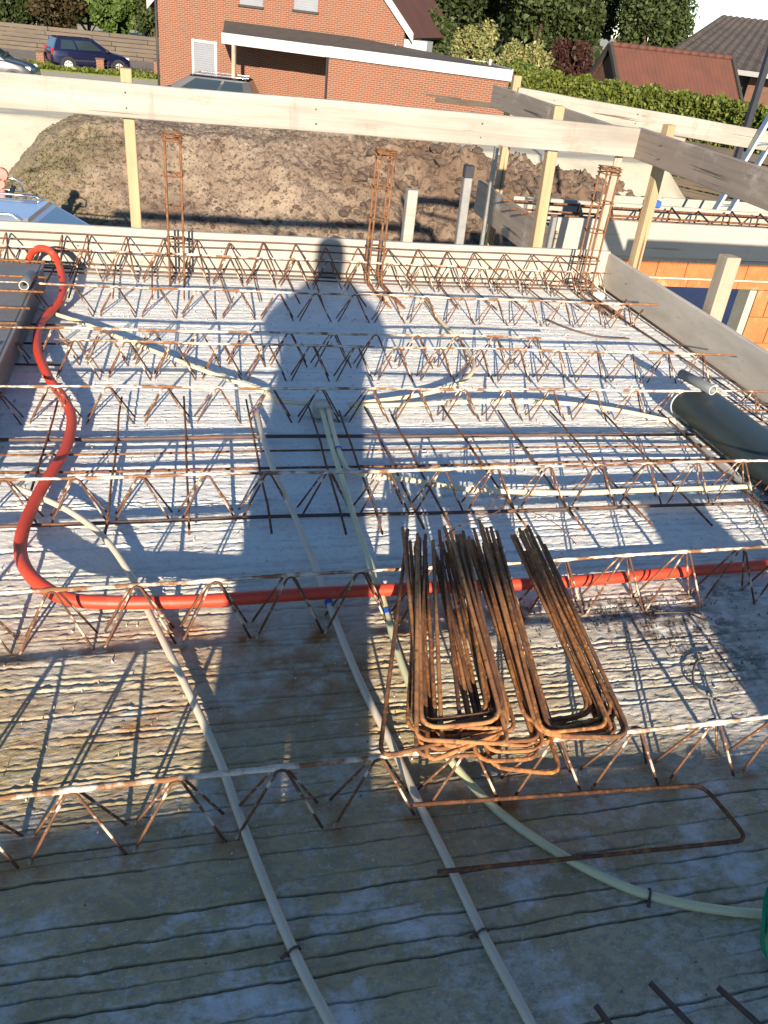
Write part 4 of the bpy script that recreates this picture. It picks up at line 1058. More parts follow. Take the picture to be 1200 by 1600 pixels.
# ---------------------------------------------------------------- house, carport and garage
U = Vector((.882, -.471, 0)); V = Vector((.471, .882, 0))
HA = Vector((11.0, 28.8, 0)); HR = math.atan2(U.y, U.x)
def house():
    t = thing('brick_house', 'orange brick house with white bargeboard and two upper windows', 'house', (*HA[:2], G), HR)
    z0 = -G
    v0 = 2.8; v1 = 11.0
    uL, uR = -14.55, -4.55; eave = .85 + z0; apex = eave + 5.0; uc = (uL + uR) / 2
    m = MB()
    def gable(y, w=0):
        return [(uL, y, 0), (uR, y, 0), (uR, y, eave), (uc, y, apex), (uL, y, eave)]
    m.add(gable(v0) + gable(v1), [(0, 1, 2, 3, 4), (5, 9, 8, 7, 6), (1, 6, 7, 2), (0, 4, 9, 5)])
    m.obj('wall', 'brick', t)
    def slab_roof(sgn):
        m = MB()
        e = Vector((uR + .35 if sgn > 0 else uL - .35, 0, eave - .35)); a = Vector((uc, 0, apex + .05))
        d = (e - a)
        nrm = Vector((-d.z, 0, d.x)).normalized() * (.12 if sgn < 0 else .12)
        if nrm.z < 0: nrm = -nrm
        P = []
        for y in (v0 - .12, v1 + .1):
            P += [(e.x, y, e.z), (a.x, y, a.z), (a.x + nrm.x, y, a.z + nrm.z), (e.x + nrm.x, y, e.z + nrm.z)]
        m.add(P, [(0, 1, 2, 3), (4, 7, 6, 5), (0, 4, 5, 1), (3, 2, 6, 7), (0, 3, 7, 4), (1, 5, 6, 2)])
        return m.obj('roof', 'redroof', t)
    for s in (-1, 1):
        r = slab_roof(s)
        m = MB()
        e = Vector((uR + .38 if s > 0 else uL - .38, v0 - .16, eave - .42)); a = Vector((uc, v0 - .16, apex + .02))
        m.add([e, a, a + Vector((0, 0, .30)), e + Vector((0, 0, .30))] + [q + Vector((0, .05, 0)) for q in (e, a, a + Vector((0, 0, .30)), e + Vector((0, 0, .30)))],
              [(0, 1, 2, 3), (4, 7, 6, 5), (0, 4, 5, 1), (3, 2, 6, 7), (0, 3, 7, 4)])
        m.obj('bargeboard', 'fascia', r)
    for (a, b2, zb) in ((-11.08, -10.15, .97), (-8.88, -7.95, 1.02)):
        zb += z0
        m = MB(); m.box(((a + b2) / 2, v0 + .02, zb + .65), (b2 - a, .06, 1.3)); w = m.obj('window', 'shutter', t)
        m = MB()
        for k in range(16): m.box(((a + b2) / 2, v0 - .014, zb + .06 + k * .078), (b2 - a - .1, .012, .06))
        m.obj('shutter_slats', 'shutter', w)
        m = MB(); m.box(((a + b2) / 2, v0 - .03, zb - .04), (b2 - a + .1, .12, .07)); m.obj('sill', 'dark_trim_and_shade', w)
    # tall shuttered door at the left
    m = MB(); a, b2 = -13.1, -12.02
    for (cx, cz, sx, sz) in ((a + .05, -1.2, .1, 1.65), (b2 - .05, -1.2, .1, 1.65), ((a + b2) / 2, -.43, b2 - a - .2, .1), ((a + b2) / 2, -1.98, b2 - a - .2, .1)):
        m.box((cx, v0 - .03, cz + z0), (sx, .08, sz))
    w = m.obj('window', 'fascia', t)
    m = MB(); m.box(((a + b2) / 2, v0 - .005, -1.2 + z0), (b2 - a - .2, .02, 1.45)); m.obj('shutter_back', 'shutter', w)
    for k in range(18):
        m = MB(); m.box(((a + b2) / 2, v0 - .022, -.53 + z0 - k * .078), (b2 - a - .22, .02, .062), .004); m.obj('slat', 'shutter', w)
    m = MB(); m.tube([(uR - .25, v0 - .08, eave - .45), (uR - .30, v0 - .08, eave - .7), (uR - .85, v0 - .08, eave - 1.1), (uR - .9, v0 - .08, eave - 1.3)], .045, 8); m.obj('downpipe', 'alu', t)
    m = MB(); m.tube([(uL - .05, v0 - .06, 0), (uL - .05, v0 - .06, eave)], .05, 8); m.obj('downpipe', 'dark_trim_and_shade', t)
    m = MB(); m.box((-4.15, v0 + .6, .30 + z0), (.95, 1.0, .42)); m.obj('dormer_box', 'fascia', t)

    c = thing('garage', 'flat roofed brick garage and open carport with white fascia beside the house', 'garage', (*HA[:2], G), HR)
    zf = .10 + z0; fh = .34
    m = MB(); m.add([(-6.5, .10, 0), (-.10, .10, 0), (-.10, .10, zf - fh + .02), (-6.5, .10, zf - fh + .02)] + [(-6.5, 2.7, 0), (-1.4, 2.7, 0), (-1.4, 2.7, zf - .06), (-6.5, 2.7, zf - .06)],
                    [(0, 1, 2, 3), (1, 5, 6, 2), (0, 3, 7, 4)])
    m.obj('wall', 'brick', c)
    m = MB(); m.box((-7.7, 2.72, zf / 2 - .1), (2.6, .1, zf - .3)); m.box((-9.6, 2.74, zf / 2 - .1), (1.2, .06, zf - .3)); m.obj('rear_wall', 'brick', c)
    m = MB(); m.box((-6.56, 1.4, zf / 2 - .15), (.06, 2.6, zf - .35)); m.obj('door', 'dark_room', c)
    m = MB(); m.box((-6.9, 1.8, zf / 2 - .2), (.05, .08, zf - .45)); m.obj('door_frame', 'fascia', c)
    # fascia boards
    m = MB(); m.box((-3.3, .0, zf - fh / 2), (6.6, .05, fh), .006); m.obj('fascia', 'fascia', c)
    m = MB(); m.box((-8.56, .03, zf - fh / 2 - .01), (3.92, .05, fh), .006); m.obj('fascia', 'fascia', c)
    def slab4(pts, th, name, mm):
        m = MB(); P = [Vector((x, y, zf - .02 + (.30 if y > 1 and x < -2 else 0))) for x, y in pts]
        m.add(P + [p - Vector((0, 0, th)) for p in P], [(0, 1, 2, 3), (7, 6, 5, 4)] + [(i, i + 4, (i + 1) % 4 + 4, (i + 1) % 4) for i in range(4)])
        return m.obj(name, mm, c)
    slab4([(-6.58, .03), (-.03, .03), (-1.3, 2.74), (-6.58, 2.76)], .12, 'roof', 'bitumen')
    slab4([(-10.5, .06), (-6.62, .06), (-6.62, 2.76), (-11.7, 2.76)], .12, 'roof', 'bitumen')
    def edge(p0, p1, hh, zt):
        a, b2 = Vector((*p0, zt - hh)), Vector((*p1, zt - hh)); L = (b2 - a).length
        m = MB(); m.box((L / 2, 0, hh / 2), (L, .05, hh)); o = m.obj('roof_edge', 'fascia', c); o.location = a; o.rotation_euler = (0, 0, math.atan2((b2 - a).y, (b2 - a).x))
    edge((-.02, .05), (-1.3, 2.78), .18, zf + .02); edge((-1.3, 2.74), (-2.2, 2.76), .10, zf + .04)
    a, b2 = Vector((-11.75, 2.75, zf - fh)), Vector((-10.53, .03, zf - fh)); L = (b2 - a).length
    m = MB(); m.box((L / 2, 0, fh / 2 - .005), (L, .05, fh)); o = m.obj('fascia', 'old_post', c); o.location = a; o.rotation_euler = (0, 0, math.atan2((b2 - a).y, (b2 - a).x))
    m = MB(); m.tube([(-1.05, 1.6, zf - .02), (-1.05, 1.6, zf + .16)], .06, 10); m.obj('vent_pipe', 'lip', c)
    m = MB(); m.box((-10.1, .10, (zf - fh) / 2), (.12, .12, zf - fh)); m.obj('post', 'old_post', c)
house()

# ---------------------------------------------------------------- cars
def car(name, label, loc, rotz, pmat, s=1.0, rails=False, glass='glass', hatch=True, lenm=3.8):
    t = thing(name, label, 'car', loc, rotz)
    t.scale = (s, s, s)
    h = lenm / 2
    # stations: x, z_low, z_belt, half width   (front is +x)
    ST = [(-h, .45, .80, .66), (-h + .06, .32, .90, .76), (-h + .35, .24, .93, .81), (-.55 * h, .22, .93, .82), (0, .21, .92, .825), (.35 * h, .22, .91, .82), (.52 * h, .23, .90, .81), (.80 * h, .25, .80, .79), (.94 * h, .28, .70, .72), (h, .36, .60, .60)]
    m = MB(); vs = []; fs = []
    for (x, zl, zb, w) in ST:
        ring = [(w * .86, zl), (w, zl + .10), (w, zb - .16), (w * .965, zb - .03), (w * .86, zb + .012), (w * .4, zb + .03)]
        full = [(x, y, z) for y, z in ring] + [(x, -y, z) for y, z in ring[::-1]]
        vs += full
    n = 12
    for i in range(len(ST) - 1):
        for k in range(n): fs.append((i * n + k, i * n + (k + 1) % n, (i + 1) * n + (k + 1) % n, (i + 1) * n + k))
    fs += [tuple(range(n - 1, -1, -1)), tuple((len(ST) - 1) * n + k for k in range(n))]
    m.add(vs, fs, True)
    # greenhouse
    wb, wt, zr = .77, .60, 1.42
    xb0, xb1 = -h + .10, .52 * h        # base rear, base windscreen
    xt0, xt1 = -h + .34, .10 * h
    base = [(xb0, -wb), (xb1, -wb * .95), (xb1, wb * .95), (xb0, wb)]
    top = [(xt0, -wt), (xt1, -wt), (xt1, wt), (xt0, wt)]
    B = [Vector((x, y, .90)) for x, y in base]; Tp = [Vector((x, y, zr - .03)) for x, y in top]
    Tc = [Vector((x * .93 if x > 0 else x * .95, y * .82, zr + .02)) for x, y in top]
    m.add(B + Tp + Tc, [(0, 1, 5, 4), (1, 2, 6, 5), (2, 3, 7, 6), (3, 0, 4, 7), (4, 5, 9, 8), (5, 6, 10, 9), (6, 7, 11, 10), (7, 4, 8, 11), (8, 9, 10, 11)])
    body = m.obj('body', pmat, t)
    bv = body.modifiers.new('bevel', 'BEVEL'); bv.width = .05; bv.segments = 3; bv.limit_method = 'ANGLE'; bv.angle_limit = R(25)
    def pane(q, u0, u1, v0, v1, nm='window', off=.008):
        a, b2, c, d = q        # bottom a->b, top d->c
        def P(u, v): return a.lerp(b2, u).lerp(d.lerp(c, u), v)
        nn = (b2 - a).cross(d - a).normalized() * off
        m = MB(); pts = [P(u0, v0), P(u1, v0), P(u1 - .0, v1), P(u0, v1)]
        if len(np.shape(u1)) == 0: pass
        m.add([p + nn for p in pts] + [p - nn for p in pts], [(0, 1, 2, 3), (7, 6, 5, 4), (0, 4, 5, 1), (1, 5, 6, 2), (2, 6, 7, 3), (3, 7, 4, 0)])
        return m.obj(nm, glass, t)
    for q in ([B[0], B[1], Tp[1], Tp[0]], [B[2], B[3], Tp[3], Tp[2]]):
        rev = q[0].y > 0
        segs = ((.12, .40), (.44, .86)) if not rev else ((.14, .56), (.60, .88))
        for u0, u1 in segs: pane(q, u0, u1, .14, .90)
    pane([B[1], B[2], Tp[2], Tp[1]], .06, .94, .10, .94, 'windscreen')
    pane([B[3], B[0], Tp[0], Tp[3]], .10, .90, .22, .88, 'rear_window')
    # wheels
    r = .30
    for x in (-.62 * h, .66 * h):
        for sy in (-1, 1):
            a = MB(); a.tube([(x, sy * .70, r), (x, sy * .828, r)], r + .07, 20); a.obj('arch_shade_disc', 'black', t)  # black disc stands in for the shade inside the wheel opening
            w = MB(); ring = []
            w.tube([(x, sy * .66, r), (x, sy * .80, r), (x, sy * .845, r)], r, 24, rfun=lambda i, k, an: r if i < 2 else r * .93)
            wo = w.obj('wheel', 'tyre', t)
            d = MB(); d.tube([(x, sy * .845, r), (x, sy * .852, r)], r * .66, 20)
            for k in range(6):
                an = math.pi * 2 * k / 6
                d.box((x + math.cos(an) * r * .36, sy * .857, r + math.sin(an) * r * .36), (r * .5, .012, r * .16), 0, Matrix.Rotation(-an, 3, 'Y'))
            d.obj('rim', 'rim', wo)
            hol = MB()
            for k in range(6):
                an = math.pi * 2 * (k + .5) / 6
                hol.tube([(x + math.cos(an) * r * .45, sy * .850, r + math.sin(an) * r * .45), (x + math.cos(an) * r * .45, sy * .8545, r + math.sin(an) * r * .45)], r * .10, 8)
            hol.obj('rim_slot', 'tyre', wo)
    for sy in (-1, 1):
        l = MB(); l.box((h - .18, sy * .60, .69), (.22, .20, .13), .03); l.obj('headlight', 'lamp', t)
        l = MB(); l.box((-h + .07, sy * .70, .84), (.12, .13, .26), .02); l.obj('tail_light', 'taillamp', t)
        mi = MB(); mi.box((xb1 - .28, sy * .90, 1.0), (.12, .16, .12), .03); mi.obj('mirror', 'black' if not rails else pmat, t)
        st = MB(); st.box((-.05, sy * .828, .52), (lenm * .45, .012, .05)); st.obj('side_strip', 'black', t)
        for hx in (-.36 * h + .02, .10 * h): 
            d = MB(); d.box((hx, sy * .825, .80), (.16, .02, .03)); d.obj('door_handle', pmat, t)
        if rails:
            rl = MB(); rl.tube([(xt0 + .1, sy * .54, zr + .01), (xt0 + .16, sy * .54, zr + .06), (xt1 - .2, sy * .54, zr + .06), (xt1 - .08, sy * .54, zr + .0)], .02, 6); rl.obj('roof_rail', 'chrome', t)
    pl = MB(); pl.box((h - .03, 0, .42), (.03, 1.1, .12), .02); pl.obj('front_grille', 'black', t)
    return t
car('parked_car', 'dark blue hatchback parked on the street in front of the plank wall', (-3.95, 46.2, G), R(20), 'paint_blue', .97)
car('parked_car', 'grey car partly seen at the far left edge, its mirror above the guard board', (-7.15, 37.8, G), R(-4), 'paint_grey', 1.05, glass='glass')
car('parked_car', 'black estate car with chrome roof rails standing by the carport', (0.9, 33.8, G - .12), R(168), 'paint_black', 1.04, rails=True, lenm=4.3)
car('parked_car', 'silver blue car close behind the far board at the left edge', (-1.95, 11.7, G), R(-8), 'paint_silver', 1.0, rails=True, glass='glass_pale', lenm=4.0)

def hoist():
    t = thing('hoist_frame', 'small dark metal frame with pink rollers at the left edge beside the silver car', 'hoist frame', (-2.9, 13.6, G))
    P = Vector((-2.9, 13.6, G))
    def L(*p): return [Vector(q) - P for q in p]
    m = MB(); m.tube(L((-2.72, 13.6, -1.95), (-2.40, 13.79, -1.37)), .035, 8); m.obj('arm', 'black', t)
    m = MB(); m.tube(L((-2.62, 13.8, -1.28), (-2.40, 13.8, -1.27), (-2.31, 13.8, -1.32), (-2.285, 13.81, -1.46)), .017, 8); m.tube(L((-2.62, 13.77, -1.42), (-2.285, 13.81, -1.455)), .015, 8); m.obj('handle', 'chrome', t)
    for (x, z, r) in ((-2.55, -1.21, .085), (-2.59, -1.34, .07)):
        m = MB(); m.tube(L((x, 13.72, z), (x, 13.82, z)), r, 18); w = m.obj('roller', 'pink', t)
    m = MB(); m.box(Vector((-2.60, 13.78, -1.55)) - P, (.12, .1, .24), .02); m.obj('bracket', 'pink', t)
    m = MB(); m.box(Vector((-2.62, 13.85, -2.05)) - P, (.2, .2, 1.2), .02); m.obj('mast', 'dark_trim_and_shade', t)
hoist()

# ---------------------------------------------------------------- street edge: plank wall, pillars, railing
def plank_wall():
    t = thing('plank_wall', 'weathered horizontal plank wall behind the blue car', 'wall', (-9.5, 54.2, G))
    L = 11.0
    for r in range(6):
        x = 0
        while x < L:
            l = rng.uniform(2.2, 3.4); l = min(l, L - x)
            m = MB(); m.box((x + l / 2, .12 * (x + l / 2) / L + rng.uniform(-.02, .02), .12 + r * .215), (l - .02, .09, .195), .012); m.obj('plank', 'fence', t)
            x += l
    return t
plank_wall()
for (x, y, hgt, lab) in ((-6.1, 46.2, .62, 'low brick pillar left of the blue car'), (-3.35, 45.4, .62, 'low brick pillar between the wheels of the blue car'), (-.72, 45.4, .75, 'low brick pillar beside the corner of the brick house')):
    m = MB(); m.box((0, 0, hgt / 2), (.34, .34, hgt), .01); o = m.obj('brick_pillar', 'brick'); o.location = (x, y, G); tag(o, lab, 'pillar', 'low brick pillars')
    m = MB(); m.box((0, 0, hgt + .03), (.42, .42, .06), .01); m.obj('cap', 'brownwall', o)
def railing(p0, p1, lab):
    p0, p1 = Vector(p0), Vector(p1)
    t = thing('railing', lab, 'railing', p0)
    d = p1 - p0; n = int(d.length / .17)
    m = MB()
    for zz in (.12, .38): m.tube([Vector((0, 0, zz)), d + Vector((0, 0, zz))], .015, 5)
    m.obj('rail', 'dark_trim_and_shade', t)
    pk = MB(); pk.tube([(0, 0, .06), (0, 0, .5)], .018, 5); me = pk.mesh('picket'); 
    for i in range(1, n): link('picket', me, 'dark_trim_and_shade', t, loc=d * (i / n))
railing((-6.0, 46.2, G), (-3.5, 45.45, G), 'low dark spiked railing in front of the blue car, left of the middle pillar')
railing((-3.2, 45.4, G), (-.9, 45.4, G), 'low dark spiked railing between the middle pillar and the house corner')

# plank by the garage and slat fence by the hedge
board('plank', (7.4, 25.2, -.74), (9.0, 23.55, -.62), .13, .05, 'fence', 'weathered plank rail in front of the garage wall', 'plank')
board('plank', (7.2, 25.6, -.62), (8.0, 24.7, -.58), .05, .04, 'fence', 'thin tilted batten lying on the plank rail by the garage', 'plank')
def slat_fence(p0, p1, lab, n=9):
    p0, p1 = Vector(p0), Vector(p1)
    d = p1 - p0; L = d.length
    t = thing('slat_fence', lab, 'fence', p0, math.atan2(d.y, d.x))
    for r in range(n):
        x = 0
        while x < L - .01:
            l = min(1.8, L - x)
            m = MB(); m.box((x + l / 2, rng.uniform(-.008, .008), .12 + r * .222), (l - .015, .03, .19), .006); m.obj('slat', 'fence', t); x += l
    for i in range(int(L / 1.8) + 1):
        m = MB(); m.box((i * 1.8, .06, 1.05), (.09, .09, 2.1), .006); m.obj('post', 'fence', t)
slat_fence((10.6, 23.8, G), (15.2, 16.6, G), 'weathered horizontal slat fence below the hedge')

# ---------------------------------------------------------------- shed and barn
def shed():
    Lr = Vector((15.14, 30.44, 1.11)); Rr = Vector((20.35, 30.9, 1.02))
    w = (Rr - Lr); w.z = 0; L = w.length; w.normalize(); n = Vector((w.y, -w.x, 0))
    t = thing('tiled_shed', 'outbuilding with a steep red brown tiled roof behind the hedge', 'shed', (Lr.x, Lr.y, G), math.atan2(w.y, w.x))
    hz = 1.08 - G; run = 2.5; ez = hz - 2.75
    m = MB()
    m.add([(0.12, -run + .2, 0), (.12, run - .2, 0), (.12, run - .2, ez + .2), (.12, 0, hz - .05), (.12, -run + .2, ez + .2)] + [(L - .12, -run + .2, 0), (L - .12, run - .2, 0), (L - .12, run - .2, ez + .2), (L - .12, 0, hz - .05), (L - .12, -run + .2, ez + .2)],
          [(0, 1, 2, 3, 4), (5, 9, 8, 7, 6), (0, 4, 9, 5), (1, 6, 7, 2)])
    m.obj('wall', 'brownwall', t)
    for s in (-1, 1):
        nr = 22; vs = []; fs = []
        nx = 60
        for r in range(nr + 1):
            for lip in (0, 1):
                f = min(1, max(0, (r + (0 if lip == 0 else -.001)) / nr))
                for i in range(nx + 1):
                    x = L * i / nx
                    wv = .022 * abs(math.sin(i * math.pi / 2))
                    vs.append((x, s * run * f, hz + (ez - hz) * f + wv + (.035 if lip else 0)))
        R2 = (nr + 1) * 2
        for q in range(R2 - 1):
            for i in range(nx): fs.append((q * (nx + 1) + i, q * (nx + 1) + i + 1, (q + 1) * (nx + 1) + i + 1, (q + 1) * (nx + 1) + i))
        m = MB(); m.add(vs, fs); r_ = m.obj('roof', 'redroof', t)
        for xx in (-.04, L + .04):
            a = Vector((xx, 0, hz + .05)); b2 = Vector((xx, s * (run + .02), ez + .03)); dd = (b2 - a)
            mm = MB(); mm.box((0, 0, 0), (.12, dd.length, .16), .01, Matrix.Rotation(math.atan2(dd.z, dd.y) if s > 0 else math.atan2(dd.z, dd.y), 3, 'X'))
            o = mm.obj('verge_board', 'dark_trim_and_shade', r_); o.location = (a + b2) / 2
    nt = int(L / .35)
    for i in range(nt):
        m = MB(); m.tube([(L * i / nt + .005, 0, hz + .05), (L * (i + 1) / nt + .02, 0, hz + .06)], .09, 8); m.obj('ridge_tile', 'redroof', t)
shed()

def barn():
    R0 = Vector((30.9, 49.05, 2.95)); R1 = Vector((42, 44.6, 2.95)); E0 = Vector((22.6, 40.4, .62)); E1 = Vector((36, 30.2, .50))
    t = thing('barn', 'large barn with a dark weathered corrugated roof at the far right', 'barn', (28, 42, G))
    P = Vector((28, 42, G))
    n = 70; m = MB(); vs = []; fs = []
    for i in range(n + 1):
        a = R0.lerp(R1, i / n) - P; b2 = E0.lerp(E1, i / n) - P
        wv = .06 * (i % 2)
        for k in range(5): 
            q = a.lerp(b2, k / 4); vs.append((q.x, q.y, q.z + wv))
    for i in range(n):
        for k in range(4): fs.append((i * 5 + k, (i + 1) * 5 + k, (i + 1) * 5 + k + 1, i * 5 + k + 1))
    m.add(vs, fs); m.obj('roof', 'barnroof', t)
    back = Vector((6, 12, -2.6))
    m = MB(); q = [R0 - P, R1 - P, R1 - P + back, R0 - P + back]; m.add(q, [(0, 1, 2, 3)]); m.obj('roof', 'barnroof', t)
    e0, e1 = E0 - P, E1 - P
    d = (e1 - e0).normalized(); nn = Vector((-d.y, d.x, 0))
    o = MB(); o.box((0, 0, 0), ((e1 - e0).length, .12, .22), .01, Matrix.Rotation(math.atan2(d.y, d.x), 3, 'Z')); b = o.obj('eave_board', 'alu', t); b.location = (e0 + e1) / 2 + Vector((0, 0, -.05))
    w0, w1 = e0 + nn * 1.6, e1 + nn * 1.6
    m = MB(); m.add([(w0.x, w0.y, 0), (w1.x, w1.y, 0), (w1.x, w1.y, 3.4), (w0.x, w0.y, 3.4)], [(0, 1, 2, 3)]); m.obj('wall', 'dark_trim_and_shade', t)  # near-black colour paints the shade under the eave onto this wall
    for f, wd in ((.33, 2.4), (.62, 2.0)):
        c = e0.lerp(e1, f) + nn * 1.2
        m = MB(); m.box((0, 0, 1.5), (wd, .1, 3.0), .02, Matrix.Rotation(math.atan2(d.y, d.x), 3, 'Z')); o = m.obj('door', 'brownwall', t); o.location = (c.x, c.y, 0)
    m = MB(); g0 = w0; g1 = R0 - P; m.add([(g0.x, g0.y, 0), (g1.x, g1.y, 0), (g1.x, g1.y, g1.z - .1), (g0.x, g0.y, 3.2)], [(0, 1, 2, 3)]); m.obj('gable_wall', 'brownwall', t)
barn()

# ladder and pole at the right
def ladder():
    t = thing('ladder', 'galvanised metal ladder leaning behind the grey guard board at the right', 'ladder', (4.55, 7.62, G))
    a = Vector((0, 0, 0)); b2 = Vector((1.05, -.28, 3.95))
    s = Vector((.115, .04, 0))
    for k in (-1, 1):
        m = MB(); d = (b2 - a); m.box((0, 0, d.length / 2), (.105, .03, d.length), .004); o = m.obj('stile', 'galv', t); o.location = s * k; o.rotation_euler = d.to_track_quat('Z', 'Y').to_euler()
    for i in range(13):
        p = a.lerp(b2, (i + .6) / 13.5)
        m = MB(); m.tube([p - s, p + s], .014, 6); m.obj('rung', 'galv', t)
ladder()
post('steel_pole', (6.94, 9.79, G), (6.94, 9.79, 2.2), .07, .07, 'black', 'dark slim steel pole crossing in front of the hedge at the right', 'pole')

# ---------------------------------------------------------------- vegetation
def tree(name, label, base, trunk_h, r, crown_c, crown_r, n, lsize, m, seed, clumps=26, group=None, cat='tree', squash=1.0, limbs=6):
    g = np.random.default_rng(seed)
    t = thing(name, label, cat, base, 0, group)
    cc = np.array(crown_c, float); cr3 = np.array(crown_r, float)
    mb = MB()
    top = Vector(cc) + Vector((0, 0, cr3[2] * .2))
    P = [Vector((0, 0, -.1)), Vector((.05 * r, .1 * r, trunk_h * .5)), Vector((cc[0] * .4, cc[1] * .4, trunk_h)), top]
    mb.tube(P, r, 9, rfun=lambda i, k, a: r * (1.25, .9, .75, .25)[i] * (1 + .08 * math.sin(3 * a + i)))
    mb.obj('trunk', 'bark', t)
    th = g.uniform(0, 2 * np.pi, clumps); zz = g.uniform(-1, 1, clumps); rr = g.uniform(.35, 1.0, clumps) ** .6
    q = np.sqrt(1 - zz ** 2)
    C = np.stack([np.cos(th) * q * rr, np.sin(th) * q * rr, zz * rr], 1) * cr3 * .80 + cc
    for i in range(min(limbs, clumps)):
        m2 = MB(); a = Vector((cc[0] * .4, cc[1] * .4, trunk_h * (.75 + .05 * (i % 4)))); b2 = Vector(C[i])
        m2.tube([a, a.lerp(b2, .5) + Vector((0, 0, .06 * cr3[2])), b2], r * .3, 6, rfun=lambda i2, k, an: r * (.42, .25, .08)[i2]); m2.obj('limb', 'bark', t)
    per = n // clumps
    pts = []
    for c in C:
        cs = cr3 * g.uniform(.22, .40) 
        d = g.normal(size=(per, 3)); d /= np.linalg.norm(d, axis=1)[:, None]
        pts.append(c + d * (g.random((per, 1)) ** .45) * cs * g.uniform(.75, 1.15, (per, 1)))
    link('crown', quads_mesh('crown', leaves(np.concatenate(pts), lsize, g)), m, t)
    return t
TR = 'tall trees beyond the hedge'
tree('broadleaf_tree', 'tall dark tree left of the gap of sky, behind the flowering shrubs', (14.4, 51, G), 2.6, .22, (0, 0, 6.6), (3.6, 3.0, 4.6), 30600, 0.173, 'leaf_dark', 1, 40, TR)
tree('broadleaf_tree', 'tall tree with bare brown trunk right of the flowering shrubs', (19.2, 47.5, G), 3.6, .26, (0, 0, 6.9), (3.2, 2.8, 4.0), 27000, 0.166, 'leaf_oak', 2, 38, TR)
tree('broadleaf_tree', 'tall dark tree between the trunk tree and the sky gap', (22.2, 49.5, G), 3.0, .24, (0, 0, 6.6), (3.4, 2.8, 4.6), 28800, 0.173, 'leaf_dark', 3, 40, TR)
tree('broadleaf_tree', 'open crowned green tree against the sky beside the barn roof', (24.6, 45.2, G), 2.6, .20, (.1, 0, 5.6), (2.1, 2.2, 3.9), 19800, 0.144, 'leaf_oak', 4, 34, TR)
tree('broadleaf_tree', 'dark tree filling behind the brick house gable', (11.2, 55, G), 2.4, .22, (0, 0, 6.2), (3.2, 2.8, 4.4), 21600, 0.187, 'leaf_dark', 5, 34, TR)
tree('broadleaf_tree', 'dark tree mass farther behind the trunk tree', (17.2, 54, G), 2.4, .22, (0, 0, 6.4), (3.8, 2.8, 4.6), 23400, 0.194, 'leaf_dark', 6, 36, TR)
tree('flowering_shrub', 'rounded shrub with pale yellow blossom, nearer the house', (12.6, 38.6, G), .8, .10, (0, 0, 2.45), (1.55, 1.3, 1.75), 16200, 0.094, 'leaf_olive', 11, 30, 'flowering shrubs', 'shrub')
tree('flowering_shrub', 'rounded shrub with pale yellow blossom, right of its twin', (15.0, 38.0, G), .8, .10, (0, 0, 2.1), (1.35, 1.2, 1.55), 14400, 0.094, 'leaf_olive', 12, 28, 'flowering shrubs', 'shrub')
tree('leafy_shrub', 'dark leafy shrub at the gable of the brick house', (10.6, 38.6, G), .8, .10, (0, 0, 2.4), (1.5, 1.2, 1.9), 14400, 0.122, 'leaf_oak', 13, 26, None, 'shrub')
tree('leafy_shrub', 'bright green shrub between the garage roof corner and the hedge', (12.9, 32.6, G), .6, .08, (0, 0, 1.7), (1.1, 1.0, 1.25), 14400, 0.079, 'leaf_bright', 14, 24, None, 'shrub')
tree('red_shrub', 'dark red leaved shrub left of the tiled shed', (17.0, 37.6, G), .8, .09, (0, 0, 2.4), (1.15, 1.1, 1.7), 9000, 0.115, 'leaf_red', 15, 22, None, 'shrub')
def far_wood():
    g = np.random.default_rng(123)
    n = 26000
    a = g.uniform(-.55, 1.25, n); d = g.uniform(85, 120, n)
    z = G + g.random(n) ** .8 * (5.5 + 3.5 * np.sin(a * 9) + 2 * np.sin(a * 31 + 2))
    P = np.stack([np.sin(a) * d, np.cos(a) * d, z], 1)
    o = link('far_wood', quads_mesh('far_wood', leaves(P, .9, g)), 'leaf_dark'); o['kind'] = 'stuff'
far_wood()
SL = 'shrubs above the plank wall'
for i, (x, y, cz, rx, rz, mm, nn, lab) in enumerate((
        (-9.2, 56.5, 3.0, 2.6, 3.0, 'leaf_dark', 9000, 'dark shrub at the far left above the plank wall'),
        (-6.4, 56.2, 3.0, 2.1, 2.4, 'leaf_brown', 9000, 'russet tinged shrub above the plank wall left of the bright one'),
        (-3.3, 56.0, 2.35, 1.55, 1.5, 'leaf_bright', 9000, 'bright green shrub above the blue car bonnet'),
        (-1.0, 56.0, 2.5, 1.3, 1.7, 'leaf_oak', 7000, 'mid green shrub against the left corner of the brick house'),
        (-5.0, 60.5, 4.4, 5.5, 3.2, 'leaf_dark', 12000, 'tall dark hedge of trees behind the shrubs on the left'),
        (.4, 61, 4.4, 3.6, 3.4, 'leaf_dark', 9000, 'dark tree behind the left corner of the brick house'))):
    tree('leafy_shrub' if i < 4 else 'broadleaf_tree', lab, (x, y, G), .9, .10, (0, 0, cz), (rx, 1.6, rz), int(nn * 1.6), .16 if i < 4 else .24, mm, 30 + i, 28, SL if i < 4 else None, 'shrub' if i < 4 else 'tree')
